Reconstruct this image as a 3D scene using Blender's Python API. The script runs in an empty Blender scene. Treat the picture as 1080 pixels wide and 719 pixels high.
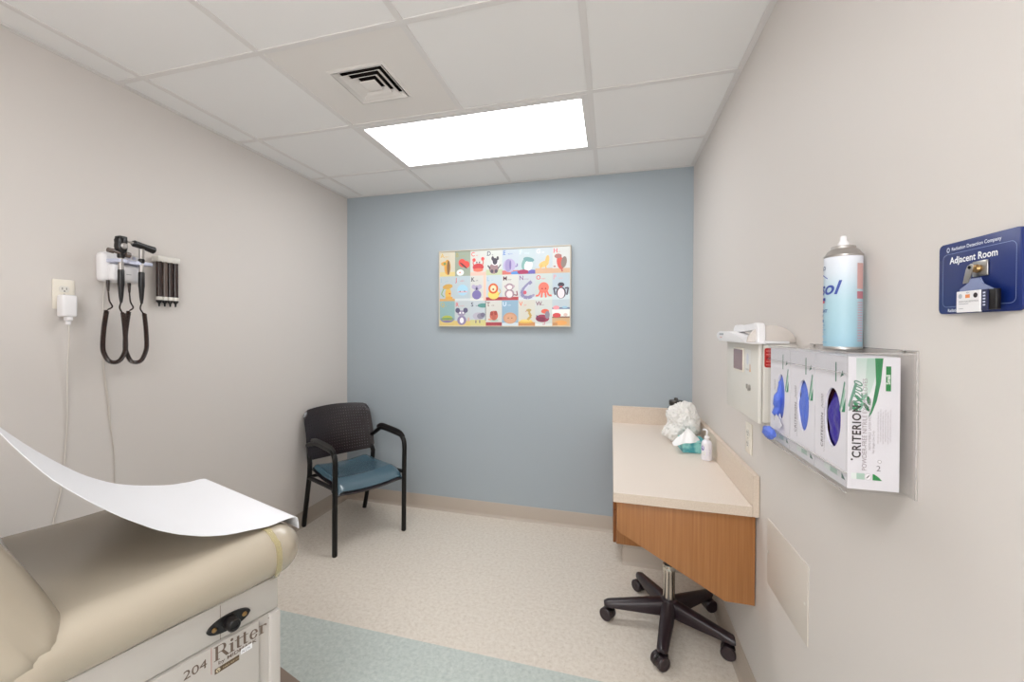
import bpy, bmesh, math, random
from mathutils import Matrix, Vector, noise
PI = math.pi
SC = bpy.context.scene
COL = SC.collection
random.seed(7)
XR, YF, H = 2.589, -4.3, 2.448          # right wall, wall behind the camera, ceiling

# ------------------------------------------------------------------ materials
def lin(c):
    return tuple((x/12.92 if x <= .04045 else ((x+.055)/1.055)**2.4) for x in c)
def hexc(s):
    return lin(tuple(int(s[i:i+2], 16)/255 for i in (0, 2, 4)))
def mat(name, col, rough=.5, metal=0., spec=.5, coat=0., bump=None, alpha=None, emis=None, sub=0., trans=0., coatr=.03):
    m = bpy.data.materials.new(name); m.use_nodes = True
    nt = m.node_tree; b = nt.nodes['Principled BSDF']
    c = hexc(col) if isinstance(col, str) else col
    b.inputs['Base Color'].default_value = (*c, 1)
    b.inputs['Roughness'].default_value = rough
    b.inputs['Metallic'].default_value = metal
    b.inputs['Specular IOR Level'].default_value = spec
    b.inputs['Coat Weight'].default_value = coat
    b.inputs['Transmission Weight'].default_value = trans
    b.inputs['Coat Roughness'].default_value = coatr
    if sub:
        b.inputs['Subsurface Weight'].default_value = sub
        b.inputs['Subsurface Radius'].default_value = (.01, .01, .01)
    if alpha is not None: b.inputs['Alpha'].default_value = alpha
    if emis:
        b.inputs['Emission Color'].default_value = (*emis[0], 1); b.inputs['Emission Strength'].default_value = emis[1]
    if bump:
        sc, st, dist = bump
        tc = nt.nodes.new('ShaderNodeTexCoord'); n = nt.nodes.new('ShaderNodeTexNoise')
        n.inputs['Scale'].default_value = sc; n.inputs['Detail'].default_value = 3
        bp = nt.nodes.new('ShaderNodeBump'); bp.inputs['Strength'].default_value = st; bp.inputs['Distance'].default_value = dist
        nt.links.new(tc.outputs['Object'], n.inputs['Vector']); nt.links.new(n.outputs['Fac'], bp.inputs['Height'])
        nt.links.new(bp.outputs['Normal'], b.inputs['Normal'])
    return m
def noise_mix(m, scale, lo, hi, fac=(.4, .6), detail=4, stretch=(1, 1, 1), coord='Object'):
    """colour varied between two tones by a noise"""
    nt = m.node_tree; b = nt.nodes['Principled BSDF']
    tc = nt.nodes.new('ShaderNodeTexCoord'); mp = nt.nodes.new('ShaderNodeMapping')
    mp.inputs['Scale'].default_value = stretch
    n = nt.nodes.new('ShaderNodeTexNoise'); n.inputs['Scale'].default_value = scale; n.inputs['Detail'].default_value = detail
    r = nt.nodes.new('ShaderNodeValToRGB')
    r.color_ramp.elements[0].position = fac[0]; r.color_ramp.elements[1].position = fac[1]
    r.color_ramp.elements[0].color = (*hexc(lo), 1); r.color_ramp.elements[1].color = (*hexc(hi), 1)
    nt.links.new(tc.outputs[coord], mp.inputs['Vector']); nt.links.new(mp.outputs['Vector'], n.inputs['Vector'])
    nt.links.new(n.outputs['Fac'], r.inputs['Fac']); nt.links.new(r.outputs['Color'], b.inputs['Base Color'])
    return r

WALL = mat('wall_paint', 'd5cfca', .55, bump=(240, .06, .002), spec=.35)
BLUE = mat('blue_wall_paint', 'a8b2b9', .55, bump=(240, .06, .002), spec=.35)
BASEM = mat('cove_base_vinyl', 'b9ada0', .45)
TILE = mat('ceiling_tile_board', 'eeedec', .9, bump=(400, .25, .002), spec=.2)
TBAR = mat('ceiling_bar_metal', 'e2dfdd', .5)
VENTTILE = mat('ceiling_vent_panel', 'e6e2de', .6)
BLACKM = mat('matt_black', '0b0a0a', .8)
DUCT = mat('dark_duct', '1a120c', .9)
LIGHT = mat('light_diffuser', 'ffffff', .5, emis=((.975, .985, 1.0), 6.7))
LIGHT2 = mat('added_light_diffuser', 'ffffff', .5, emis=((.975, .985, 1.0), 9.2))
FILLPANE = mat('added_fill_pane', 'ffffff', .5, emis=((.93, .97, 1.0), 4.2))  # glow of the added fill panel, out of view
LAMIN = mat('counter_laminate', 'e2d2c4', .38)
noise_mix(LAMIN, 260, 'e0d2c5', 'ece1d6', (.35, .65), 3)
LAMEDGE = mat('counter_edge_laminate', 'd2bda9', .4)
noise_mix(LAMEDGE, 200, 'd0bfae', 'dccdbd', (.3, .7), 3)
WOOD = mat('maple_wood', 'ad7440', .38, coat=.15)
def wood(m, lo, hi):
    r = noise_mix(m, 16, lo, hi, (.3, .7), 6, (9, 9, .22))
wood(WOOD, '9b6537', 'ac7645')
WOODDK = mat('maple_edge', '8d5426', .4); wood(WOODDK, '83491e', '9a6232')
BLACKP = mat('black_plastic', '120f10', .32, spec=.5)
BLACKMET = mat('black_powder_coat', '080606', .34, spec=.4)
BROWNP = mat('dark_brown_plastic', '1d1318', .28, spec=.6)
BASEP = mat('stool_black_plastic', '2a1d22', .34, spec=.6)
CHROME = mat('chrome', 'd8d2c8', .14, metal=1.)
STEEL = mat('brushed_steel', 'b9b4ae', .3, metal=1.)
SILVERP = mat('dull_silver', 'b4afab', .35, metal=.8)
BRASS = mat('brass', 'a8885c', .3, metal=1.)
TEAL = mat('blue_vinyl', '44606e', .22, spec=.8, coat=.5, coatr=.2)
VINYL = mat('beige_vinyl', 'b0a594', .27, spec=.5, coat=.3, coatr=.15, bump=(420, .06, .0008))
TABLEM = mat('table_cream_enamel', 'c4bfb9', .4)
TABLEDK = mat('table_seam_shadow_gap', '8e8578', .6)
TABLEBASE = mat('table_base_taupe', '8c7b6e', .5)
PAPER = mat('exam_paper', 'e9e9ec', .75, bump=(90, .15, .002), spec=.2)
STRAPM = mat('clear_yellow_strap', 'cbbd8c', .12, spec=.7, alpha=.42, coat=.5)
WHITEP = mat('white_plastic', 'e9e7e8', .35)
OFFW = mat('offwhite_plastic', 'dcd8d0', .38)
IVORY = mat('ivory_plastic', 'e6dfd2', .35)
PALEBLUE = mat('pale_blue_grey_plastic', 'c3c6d8', .3)
CARD = mat('white_cardboard', 'dedbe0', .5)
SHADEDCARD = mat('shaded_inner_card', '5a2430', .7)  # inner card, with the shadow inside the box put into its dark maroon
BLUEGLOVE = mat('blue_nitrile', '5a74d2', .5, sub=0., bump=(160, .8, .003))
PURPLE = mat('violet_blue_nitrile', '3a2a94', .35, bump=(90, .6, .003))
NAVY = mat('navy_plastic', '10276a', .4)
REDM = mat('red_print', 'b02222', .45)
CLEARBAG = mat('white_plastic_film', 'f3f1ed', .3, alpha=.84, spec=.5)
TISSUEM = mat('tissue_paper', 'f4f4f4', .85)
CORDW = mat('white_cord', 'd6d0c8', .5)
BROWNTUBE = mat('smoky_brown_plastic', '2c1710', .25, spec=.7)
BROWNTUBE2 = mat('smoky_grey_plastic', '5e5049', .25, spec=.7)
PANELM = mat('access_panel_paint', 'cfc7be', .42)
SMOKE = mat('smoky_window', '8c7072', .15, spec=.6)

def thin_clear(name, tint, op):
    m = bpy.data.materials.new(name); m.use_nodes = True; nt = m.node_tree
    nt.nodes.remove(nt.nodes['Principled BSDF']); out = nt.nodes['Material Output']
    t = nt.nodes.new('ShaderNodeBsdfTransparent'); t.inputs[0].default_value = (*tint, 1)
    g = nt.nodes.new('ShaderNodeBsdfGlossy'); g.inputs['Roughness'].default_value = .08; g.inputs[0].default_value = (.95, .95, .95, 1)
    lw = nt.nodes.new('ShaderNodeLayerWeight'); pw = nt.nodes.new('ShaderNodeMath'); pw.operation = 'POWER'; pw.inputs[1].default_value = 5
    nt.links.new(lw.outputs['Facing'], pw.inputs[0])
    fr = nt.nodes.new('ShaderNodeMath'); fr.operation = 'MULTIPLY'; fr.inputs[1].default_value = .35; nt.links.new(pw.outputs[0], fr.inputs[0])
    ad = nt.nodes.new('ShaderNodeMath'); ad.operation = 'ADD'; ad.inputs[1].default_value = op
    mx = nt.nodes.new('ShaderNodeMixShader')
    nt.links.new(fr.outputs[0], ad.inputs[0]); nt.links.new(ad.outputs[0], mx.inputs[0])
    nt.links.new(t.outputs[0], mx.inputs[1]); nt.links.new(g.outputs[0], mx.inputs[2]); nt.links.new(mx.outputs[0], out.inputs[0])
    return m
ACRYL = thin_clear('clear_acrylic', (.97, .97, .97), .02)
ACRYLEDGE = mat('acrylic_edge', 'cfcac6', .15, alpha=.45, spec=.8)

def attr_mat(name, rough=.5):
    m = mat(name, 'ffffff', rough); nt = m.node_tree
    a = nt.nodes.new('ShaderNodeAttribute'); a.attribute_name = 'Col'
    nt.links.new(a.outputs['Color'], nt.nodes['Principled BSDF'].inputs['Base Color'])
    return m
PRINT = attr_mat('printed_ink', .45)

# floor: speckled sheet vinyl, beige with a pale blue band across the room
def floor_mat():
    m = mat('speckled_vinyl_floor', 'cdbfb0', .3, spec=.4); nt = m.node_tree; b = nt.nodes['Principled BSDF']
    L = nt.links.new; N = nt.nodes.new
    tc = N('ShaderNodeTexCoord')
    n1 = N('ShaderNodeTexNoise'); n1.inputs['Scale'].default_value = 55; n1.inputs['Detail'].default_value = 5; n1.inputs['Roughness'].default_value = .7
    n2 = N('ShaderNodeTexVoronoi'); n2.inputs['Scale'].default_value = 130
    L(tc.outputs['Object'], n1.inputs['Vector'])
    mx = N('ShaderNodeMixRGB'); mx.inputs[0].default_value = .12
    L(tc.outputs['Object'], mx.inputs[1]); L(n1.outputs['Color'], mx.inputs[2]); L(mx.outputs[0], n2.inputs['Vector'])
    def ramp(src, stops):
        r = N('ShaderNodeValToRGB'); e = r.color_ramp.elements
        while len(e) < len(stops): e.new(.5)
        for i, (p, c) in enumerate(stops): e[i].position = p; e[i].color = (*hexc(c), 1)
        L(src, r.inputs[0]); return r.outputs[0]
    sep = N('ShaderNodeSeparateColor'); L(n2.outputs['Color'], sep.inputs[0])
    def speck(base, lo, hi):
        a = ramp(n1.outputs['Fac'], [(.3, lo), (.5, base), (.7, hi)])
        c = ramp(sep.outputs[0], [(.0, lo), (.16, base), (.85, base), (1., hi)])
        q = N('ShaderNodeMixRGB'); q.inputs[0].default_value = .45; L(a, q.inputs[1]); L(c, q.inputs[2]); return q.outputs[0]
    beige = speck('dfd6ca', 'c5b8a7', 'ede6dc'); blue = speck('c1c9c4', 'a1ada8', 'd8ddd8')
    s = N('ShaderNodeSeparateXYZ'); L(tc.outputs['Object'], s.inputs[0])
    lt = N('ShaderNodeMath'); lt.operation = 'LESS_THAN'; lt.inputs[1].default_value = -1.288; L(s.outputs['Y'], lt.inputs[0])
    gt = N('ShaderNodeMath'); gt.operation = 'GREATER_THAN'; gt.inputs[1].default_value = -2.9; L(s.outputs['Y'], gt.inputs[0])
    mu = N('ShaderNodeMath'); mu.operation = 'MULTIPLY'; L(lt.outputs[0], mu.inputs[0]); L(gt.outputs[0], mu.inputs[1])
    f = N('ShaderNodeMixRGB'); L(mu.outputs[0], f.inputs[0]); L(beige, f.inputs[1]); L(blue, f.inputs[2])
    L(f.outputs[0], b.inputs['Base Color'])
    return m
FLOOR = floor_mat()

# ------------------------------------------------------------------ mesh helpers
def B(): return bmesh.new()
def box(bm, lo, hi, bev=0, seg=3, mi=0, M=None):
    vs = [bm.verts.new((x, y, z)) for x in (lo[0], hi[0]) for y in (lo[1], hi[1]) for z in (lo[2], hi[2])]
    fi = [(0, 1, 3, 2), (4, 6, 7, 5), (0, 4, 5, 1), (2, 3, 7, 6), (0, 2, 6, 4), (1, 5, 7, 3)]
    fs = [bm.faces.new([vs[i] for i in f]) for f in fi]
    for f in fs: f.material_index = mi
    allv = vs
    if bev:
        es = list({e for f in fs for e in f.edges})
        r = bmesh.ops.bevel(bm, geom=es, offset=bev, segments=seg, profile=.5, affect='EDGES')
        allv = list({v for f in r['faces'] for v in f.verts} | {v for f in fs if f.is_valid for v in f.verts})
        for f in {f for v in allv for f in v.link_faces}: f.material_index = mi
    if M is not None:
        for v in allv: v.co = M @ v.co
    return allv
def prism(bm, pts, O_, X, Y, Z, depth, mi=0, bev=0):
    """polygon pts (a,b) in the plane O+aX+bY, extruded by depth along Z"""
    O_, X, Y, Z = Vector(O_), Vector(X), Vector(Y), Vector(Z)
    a = [bm.verts.new(O_ + X*p[0] + Y*p[1]) for p in pts]
    b = [bm.verts.new(v.co + Z*depth) for v in a]
    n = len(a)
    fs = [bm.faces.new(a[::-1]), bm.faces.new(b)]
    for i in range(n): fs.append(bm.faces.new((a[i], a[(i+1) % n], b[(i+1) % n], b[i])))
    for f in fs: f.material_index = mi
    if bev:
        es = [e for e in fs[1].edges] + [e for e in fs[0].edges]
        bmesh.ops.bevel(bm, geom=es, offset=bev, segments=2, profile=.5, affect='EDGES')
    bmesh.ops.recalc_face_normals(bm, faces=[f for f in bm.faces])
def lathe(bm, prof, c=(0, 0, 0), n=32, mi=0, M=None, cap=True):
    c = Vector(c); rings = []; new = []
    for r, z in prof:
        ring = []
        for k in range(n):
            a = 2*PI*k/n; v = bm.verts.new(c + Vector((max(r, 1e-5)*math.cos(a), max(r, 1e-5)*math.sin(a), z))); ring.append(v)
        rings.append(ring); new += ring
    for i in range(len(rings)-1):
        for k in range(n):
            f = bm.faces.new((rings[i][k], rings[i][(k+1) % n], rings[i+1][(k+1) % n], rings[i+1][k])); f.material_index = mi
    if cap:
        f = bm.faces.new(rings[0][::-1]); f.material_index = mi
        f = bm.faces.new(rings[-1]); f.material_index = mi
    if M is not None:
        for v in new: v.co = M @ v.co
    return new
def smooth_path(pts, n=8, closed=False):
    P = [Vector(p) for p in pts]; out = []
    m = len(P)
    for i in range(m if closed else m-1):
        g = lambda j: P[j % m] if closed else P[min(max(j, 0), m-1)]
        p0, p1, p2, p3 = g(i-1), g(i), g(i+1), g(i+2)
        for k in range(n):
            t = k/n
            out.append(.5*((2*p1) + (p2-p0)*t + (2*p0-5*p1+4*p2-p3)*t*t + (3*p1-p0-3*p2+p3)*t**3))
    if not closed: out.append(P[-1])
    return out
def tube(bm, pts, r, n=10, mi=0, cap=True, flat=None):
    """round tube; r number or list; flat=(wx,wy,up) gives an oval section"""
    P = [Vector(p) for p in pts]; rings = []
    up = Vector(flat[2]) if flat else None
    prev = None
    for i, p in enumerate(P):
        t = (P[min(i+1, len(P)-1)] - P[max(i-1, 0)]).normalized()
        if up is not None: a = up.cross(t)
        elif prev is not None: a = prev - t*prev.dot(t)
        else: a = t.cross(Vector((0, 0, 1))) if abs(t.z) < .9 else t.cross(Vector((1, 0, 0)))
        if a.length < 1e-6: a = prev or Vector((1, 0, 0))
        a.normalize(); prev = a; b = t.cross(a)
        rr = r[i] if isinstance(r, (list, tuple)) else r
        ra, rb = (flat[0], flat[1]) if flat else (rr, rr)
        rings.append([bm.verts.new(p + a*math.cos(2*PI*k/n)*ra + b*math.sin(2*PI*k/n)*rb) for k in range(n)])
    for i in range(len(rings)-1):
        for k in range(n):
            f = bm.faces.new((rings[i][k], rings[i][(k+1) % n], rings[i+1][(k+1) % n], rings[i+1][k])); f.material_index = mi
    if cap:
        bm.faces.new(rings[0][::-1]).material_index = mi; bm.faces.new(rings[-1]).material_index = mi
def grid(bm, fn, nu, nv, mi=0, thick=0):
    g = [[bm.verts.new(fn(i/nu, j/nv)) for j in range(nv+1)] for i in range(nu+1)]
    fs = []
    for i in range(nu):
        for j in range(nv):
            f = bm.faces.new((g[i][j], g[i+1][j], g[i+1][j+1], g[i][j+1])); f.material_index = mi; fs.append(f)
    return g, fs
def obj(name, bm, mats, parent=None, ang=35, loc=None):
    for f in bm.faces: f.smooth = True
    bm.normal_update()
    for e in bm.edges:
        if len(e.link_faces) == 2:
            if e.link_faces[0].normal.angle(e.link_faces[1].normal, 0) > math.radians(ang): e.smooth = False
        elif len(e.link_faces) == 1: e.smooth = False
    me = bpy.data.meshes.new(name); bm.to_mesh(me); bm.free()
    for m in (mats if isinstance(mats, (list, tuple)) else [mats]): me.materials.append(m)
    o = bpy.data.objects.new(name, me); COL.objects.link(o)
    if parent: o.parent = parent
    if loc: o.location = loc
    return o
def solid(o, t, offset=0):
    m = o.modifiers.new('thickness', 'SOLIDIFY'); m.thickness = t; m.offset = offset; return o
def tag(o, label, cat, group=None):
    o['label'] = label; o['category'] = cat
    if group: o['group'] = group
    return o
def thing(name, label, cat, loc=(0, 0, 0), rz=0, group=None):
    o = bpy.data.objects.new(name, None); COL.objects.link(o); o.empty_display_size = .05
    o.location = loc; o.rotation_euler = (0, 0, rz); return tag(o, label, cat, group)
def struct(name, bm, m, **k):
    o = obj(name, bm, m, **k); o['kind'] = 'structure'; return o
def rel(root):
    """matrix that takes world coordinates to a thing's own"""
    return (Matrix.Translation(root.location) @ Matrix.Rotation(root.rotation_euler.z, 4, 'Z')).inverted()

def frame(O_, X, Y):
    X, Y = Vector(X), Vector(Y); Z = X.cross(Y); M = Matrix.Identity(4)
    for i in range(3): M[i][0], M[i][1], M[i][2], M[i][3] = X[i], Y[i], Z[i], O_[i]
    return M
def text(bm, s, size, M, mi=0, align='LEFT', bold=0., shear=0., sx=1., space=1., ext=.0002):
    cu = bpy.data.curves.new('t', 'FONT'); cu.body = s; cu.size = size; cu.align_x = align; cu.extrude = ext
    cu.offset = bold; cu.shear = shear; cu.space_character = space; cu.resolution_u = 3
    o = bpy.data.objects.new('t', cu); COL.objects.link(o)
    dg = bpy.context.evaluated_depsgraph_get(); dg.update()
    me = bpy.data.meshes.new_from_object(o.evaluated_get(dg)); me.transform(Matrix.Diagonal((sx, 1, 1, 1)))
    me.transform(M)
    n0 = len(bm.faces); bm.from_mesh(me); bm.faces.ensure_lookup_table()
    for f in bm.faces[n0:]: f.material_index = mi
    bpy.data.objects.remove(o); bpy.data.curves.remove(cu); bpy.data.meshes.remove(me)

class Art:
    """flat print: coloured shapes laid one over the other on a surface"""
    def __init__(s, M): s.M = M; s.bm = B(); s.l = s.bm.loops.layers.float_color.new('Col'); s.k = 0
    def poly(s, pts, c, c2=None, step=True):
        if step: s.k += 1
        z = .0002 + s.k*.00001
        ys = [p[1] for p in pts]; y0, y1 = min(ys), max(ys)
        vs = [s.bm.verts.new(s.M @ Vector((p[0], p[1], z))) for p in pts]
        f = s.bm.faces.new(vs)
        a = hexc(c); b = hexc(c2) if c2 else a
        for l, p in zip(f.loops, pts):
            t = (p[1]-y0)/(y1-y0+1e-9); l[s.l] = (*[a[i]*(1-t)+b[i]*t for i in range(3)], 1)
        f.normal_update()
    def rect(s, x0, y0, x1, y1, c, c2=None): s.poly([(x0, y0), (x1, y0), (x1, y1), (x0, y1)], c, c2)
    def ell(s, x, y, rx, ry, c, rot=0, n=20, a0=0, a1=360):
        r = math.radians(rot); P = []
        for k in range(n + (a1-a0 < 360)):
            a = math.radians(a0+(a1-a0)*k/n); u, v = rx*math.cos(a), ry*math.sin(a)
            P.append((x+u*math.cos(r)-v*math.sin(r), y+u*math.sin(r)+v*math.cos(r)))
        s.poly(P, c)
    def line(s, pts, w, c):
        s.k += 1
        for (a, b), (p, q) in zip(pts, pts[1:]):
            d = math.hypot(p-a, q-b) or 1; nx, ny = -(q-b)/d*w/2, (p-a)/d*w/2
            s.poly([(a-nx, b-ny), (p-nx, q-ny), (p+nx, q+ny), (a+nx, b+ny)], c, step=False)
    def text(s, st, x, y, size, c, **k):
        s.k += 1; n0 = len(s.bm.faces)
        text(s.bm, st, size, s.M @ Matrix.Translation((x, y, .0002+s.k*.00001)), ext=0, **k)
        s.bm.faces.ensure_lookup_table(); cc = (*hexc(c), 1)
        for f in s.bm.faces[n0:]:
            for l in f.loops: l[s.l] = cc
    def done(s, name, parent): return obj(name, s.bm, PRINT, parent)

# ================================================================== the room
T_ = .12
bm = B(); box(bm, (-T_, YF-T_, -.1), (XR+T_, T_, 0)); struct('floor', bm, FLOOR)
bm = B(); box(bm, (-T_, 0, 0), (XR+T_, T_, H+.2)); struct('wall_back', bm, BLUE)
bm = B(); box(bm, (-T_, YF, 0), (0, 0, H+.2)); struct('wall_left', bm, WALL)
bm = B(); box(bm, (XR, YF, 0), (XR+T_, 0, H+.2)); struct('wall_right', bm, WALL)
bm = B(); box(bm, (-T_, YF-T_, 0), (XR+T_, YF, H+.2)); struct('wall_front', bm, WALL)
def baseboard(name, a, b, nrm, h=.105):
    """coved vinyl base from a to b along the floor"""
    prof = [(0, 0), (.018, 0), (.012, .004), (.006, .012), (.004, .02), (.004, h-.004), (.002, h), (0, h)]
    a, b = Vector((*a, 0)), Vector((*b, 0)); bm = B(); d = b-a
    prism(bm, prof, a, Vector((*nrm, 0)), (0, 0, 1), d.normalized(), d.length)
    return struct(name, bm, BASEM)
baseboard('baseboard_back', (0, 0), (XR, 0), (0, -1))
baseboard('baseboard_left', (0, YF), (0, 0), (1, 0))
baseboard('baseboard_right', (XR, 0), (XR, YF), (-1, 0), .12)
# a plain door in the wall behind the camera
bm = B(); box(bm, (.10, YF, 0), (.96, YF+.03, 2.05), .004); dr = struct('door_1', bm, WOOD)
bm = B()
for x in (.04, .96): box(bm, (x, YF, 0), (x+.06, YF+.04, 2.11), .004)
box(bm, (.04, YF, 2.05), (1.02, YF+.04, 2.11), .004); obj('door_frame', bm, OFFW, dr)
bm = B(); tube(bm, [(.88, YF+.03, 1.0), (.88, YF+.08, 1.0), (.78, YF+.08, 1.0)], .01); obj('door_handle', bm, STEEL, dr)

# glowing window-like panel added behind the camera to brighten the room
bm = B(); box(bm, (1.12, YF+.004, .95), (2.42, YF+.010, 2.15)); wn = struct('fill_pane_1', bm, FILLPANE)
bm = B()
for x in (1.06, 1.75, 2.42): box(bm, (x, YF, .89), (x+.06 if x != 1.75 else x+.04, YF+.04, 2.21), .004)
for z in (.89, 2.15): box(bm, (1.06, YF, z), (2.48, YF+.04, z+.06), .004)
obj('pane_frame', bm, OFFW, wn)  # frame around the added glowing panel
# suspended ceiling: tiles at the grid, bars below, fixtures in their cells
AX = .761; GX = [AX-.61*2, AX-.61, AX, AX+.61, AX+1.22, AX+1.83]
GY = [-.442-.61*k for k in range(7)]
LIGHTS = [(AX, -1.052), (AX, -3.492)]           # lower left grid corner of each 2x4 fixture
VENT = (AX, -1.662)
bm = B()
xs = [0] + [x for x in GX if .02 < x < XR-.02] + [XR]; ys = [0] + [y for y in GY if y > YF+.02] + [YF]
for i in range(len(xs)-1):
    for j in range(len(ys)-1):
        x0, x1, y1, y0 = xs[i], xs[i+1], ys[j], ys[j+1]
        if any(x0 > lx-.01 and x1 < lx+1.23 and y0 > ly-.01 and y1 < ly+.62 for lx, ly in LIGHTS): continue
        if abs(x0-VENT[0]) < .01 and abs(y0-VENT[1]) < .01: continue
        box(bm, (x0, y0, H+.004), (x1, y1, H+.02))
box(bm, (-T_, YF-T_, H+.2), (XR+T_, T_, H+.3))
struct('ceiling', bm, TILE)
bm = B(); w = .012
for x in GX:
    if not .05 < x < XR-.05: continue
    segs = [(YF, 0)]
    if abs(x-(AX+.61)) < .01:
        segs = [(YF, -3.492), (-3.492+.61, -1.052), (-.442, 0)]
    for y0, y1 in segs: box(bm, (x-w, y0, H), (x+w, y1, H+.004))
for y in GY:
    if y < YF+.05: continue
    box(bm, (0, y-w, H-.0004), (XR, y+w, H+.0036))
struct('trim_1', bm, TBAR)                       # the bars
bm = B()
box(bm, (0, YF, H-.001), (.022, 0, H+.003)); box(bm, (0, YF, H+.003), (.002, 0, H+.03))
box(bm, (XR-.022, YF, H-.001), (XR, 0, H+.003))
box(bm, (.022, -.022, H-.001), (XR-.022, 0, H+.003)); box(bm, (.022, YF, H-.001), (XR-.022, YF+.022, H+.003))
struct('trim_2', bm, TBAR)                       # wall angle around the edge

def ceiling_light(lx, ly, label, mt=None):
    t = thing('ceiling_light', label, 'ceiling light', (lx+.61, ly+.305, H))
    bm = B(); a, b = .598, .293; i, j = .568, .262
    for lo, hi in (((-a, -b), (a, -j)), ((-a, j), (a, b)), ((-a, -j), (-i, j)), ((i, -j), (a, j))):
        box(bm, (lo[0], lo[1], -.002), (hi[0], hi[1], .012))
    box(bm, (-a, -b, .06), (a, b, .08))
    obj('frame', bm, TBAR, t)
    bm = B(); box(bm, (-i, -j, .006), (i, j, .012)); obj('diffuser', bm, mt or LIGHT, t)
    return t
ceiling_light(*LIGHTS[0], 'bright rectangular ceiling light panel above the blue wall')
ceiling_light(*LIGHTS[1], mt=LIGHT2, label='added unseen rectangular ceiling light panel behind the viewer')  # second fixture added out of view to even out the light

# four way air diffuser in its own ceiling panel
t = thing('ceiling_vent', 'square white ceiling air vent with stepped dark slots, beside the light', 'ceiling vent', (VENT[0]+.305, VENT[1]+.305, H))
bm = B(); R_ = .122
for lo, hi in (((-.298, -.298), (.298, -R_)), ((-.298, R_), (.298, .298)), ((-.298, -R_), (-R_, R_)), ((R_, -R_), (.298, R_))):
    box(bm, (lo[0], lo[1], .003), (hi[0], hi[1], .012))
obj('panel', bm, VENTTILE, t)
bm = B(); box(bm, (-R_, -R_, .06), (R_, R_, .065))
for s in (-1, 1):
    box(bm, (s*R_-.001, -R_, .012), (s*R_+.001, R_, .06)); box(bm, (-R_, s*R_-.001, .012), (R_, s*R_+.001, .06))
obj('duct', bm, DUCT, t)
def louver(bm, ro, ri, zo, zi, th=.0025):
    """square sloping ring: outer half-size ro at height zo, inner ri at zi"""
    c = lambda r, z: [Vector((sx*r, sy*r, z)) for sx, sy in ((-1, -1), (1, -1), (1, 1), (-1, 1))]
    o1, i1, o2, i2 = c(ro, zo), c(ri, zi), c(ro, zo+th), c(ri, zi+th)
    V_ = [[bm.verts.new(v) for v in q] for q in (o1, i1, i2, o2)]
    for a in range(4):
        for k in range(4):
            q, r2 = V_[a], V_[(a+1) % 4]
            bm.faces.new((q[k], q[(k+1) % 4], r2[(k+1) % 4], r2[k]))
for ro, ri in ((.1165, .099), (.094, .071), (.066, .043)):
    bm = B(); louver(bm, ro, ri, -.004, .012); obj('louver', bm, VENTTILE, t)
bm = B(); box(bm, (-.037, -.037, -.004), (.037, .037, .0), .001); obj('centre_plate', bm, VENTTILE, t); bm = B()
louver(bm, .132, .121, .001, -.003); obj('rim', bm, VENTTILE, t)

# ================================================================== counter desk on the right
bm = B()
CZ = .757; CX0 = 2.09; CY0 = -1.305
box(bm, (CX0, CY0, CZ-.036), (XR-.0225, -.002, CZ), .0012, 1)
top = thing('worktop', 'beige laminate worktop with low backsplash along blue wall and right wall', 'worktop', (2.34, -.65, CZ))
R = rel(top)
bm.transform(R)
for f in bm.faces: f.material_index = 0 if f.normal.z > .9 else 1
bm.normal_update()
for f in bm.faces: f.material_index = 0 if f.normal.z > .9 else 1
obj('slab', bm, [LAMIN, LAMEDGE], top)
bm = B(); box(bm, (XR-.022, CY0, CZ-.036), (XR-.001, -.022, CZ+.112), .0015, 1, M=R)
obj('side_splash', bm, LAMEDGE, top)
bm = B(); box(bm, (CX0, -.022, CZ), (XR-.002, -.001, CZ+.112), .0015, 1, M=R)
obj('back_splash', bm, LAMEDGE, top)
# angled support panel
sp = thing('support_panel', 'wooden end panel with diagonal cut under the near end of worktop', 'desk panel', (2.34, -1.27, .38))
bm = B()
pts = [(2.106, CZ-.038), (2.104, .612), (2.108, .60), (2.118, .589), (2.135, .58), (2.483, .388), (2.492, .386), (XR-.004, .386), (XR-.004, CZ-.038)]
prism(bm, pts, (0, -1.272, 0), (1, 0, 0), (0, 0, 1), (0, 1, 0), .02, bev=.0008); bm.transform(rel(sp)); obj('panel', bm, WOOD, sp)
bm = B(); box(bm, (XR-.02, -1.25, CZ-.10), (XR-.002, -.40, CZ-.038), M=rel(sp)); obj('wall_cleat', bm, WOOD, sp)
# drawer pedestal at the far end, on a vinyl clad toe kick
pd = thing('drawer_cabinet', 'wooden drawer cabinet under far end of worktop, standing on cream plinth', 'cabinet', (2.35, -.2, 0))
R = rel(pd)
bm = B(); box(bm, (2.115, -.388, .112), (XR-.003, -.003, CZ-.038), .001, 1, M=R); obj('body', bm, WOOD, pd)
bm = B(); box(bm, (2.153, -.385, 0), (XR-.003, -.003, .112), M=R)
prism(bm, [(0, 0), (.016, 0), (.01, .005), (.004, .014), (.003, .1), (0, .1)], R @ Vector((2.15, -.387, 0)), (0, -1, 0), (0, 0, 1), (1, 0, 0), .43)
obj('plinth', bm, BASEM, pd)
for z0, z1 in ((.118, .31), (.316, .51), (.516, .712)):
    bm = B(); box(bm, (2.096, -.386, z0), (2.114, -.006, z1), .0015, 1, M=R); d = obj('drawer', bm, WOODDK, pd)

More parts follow.
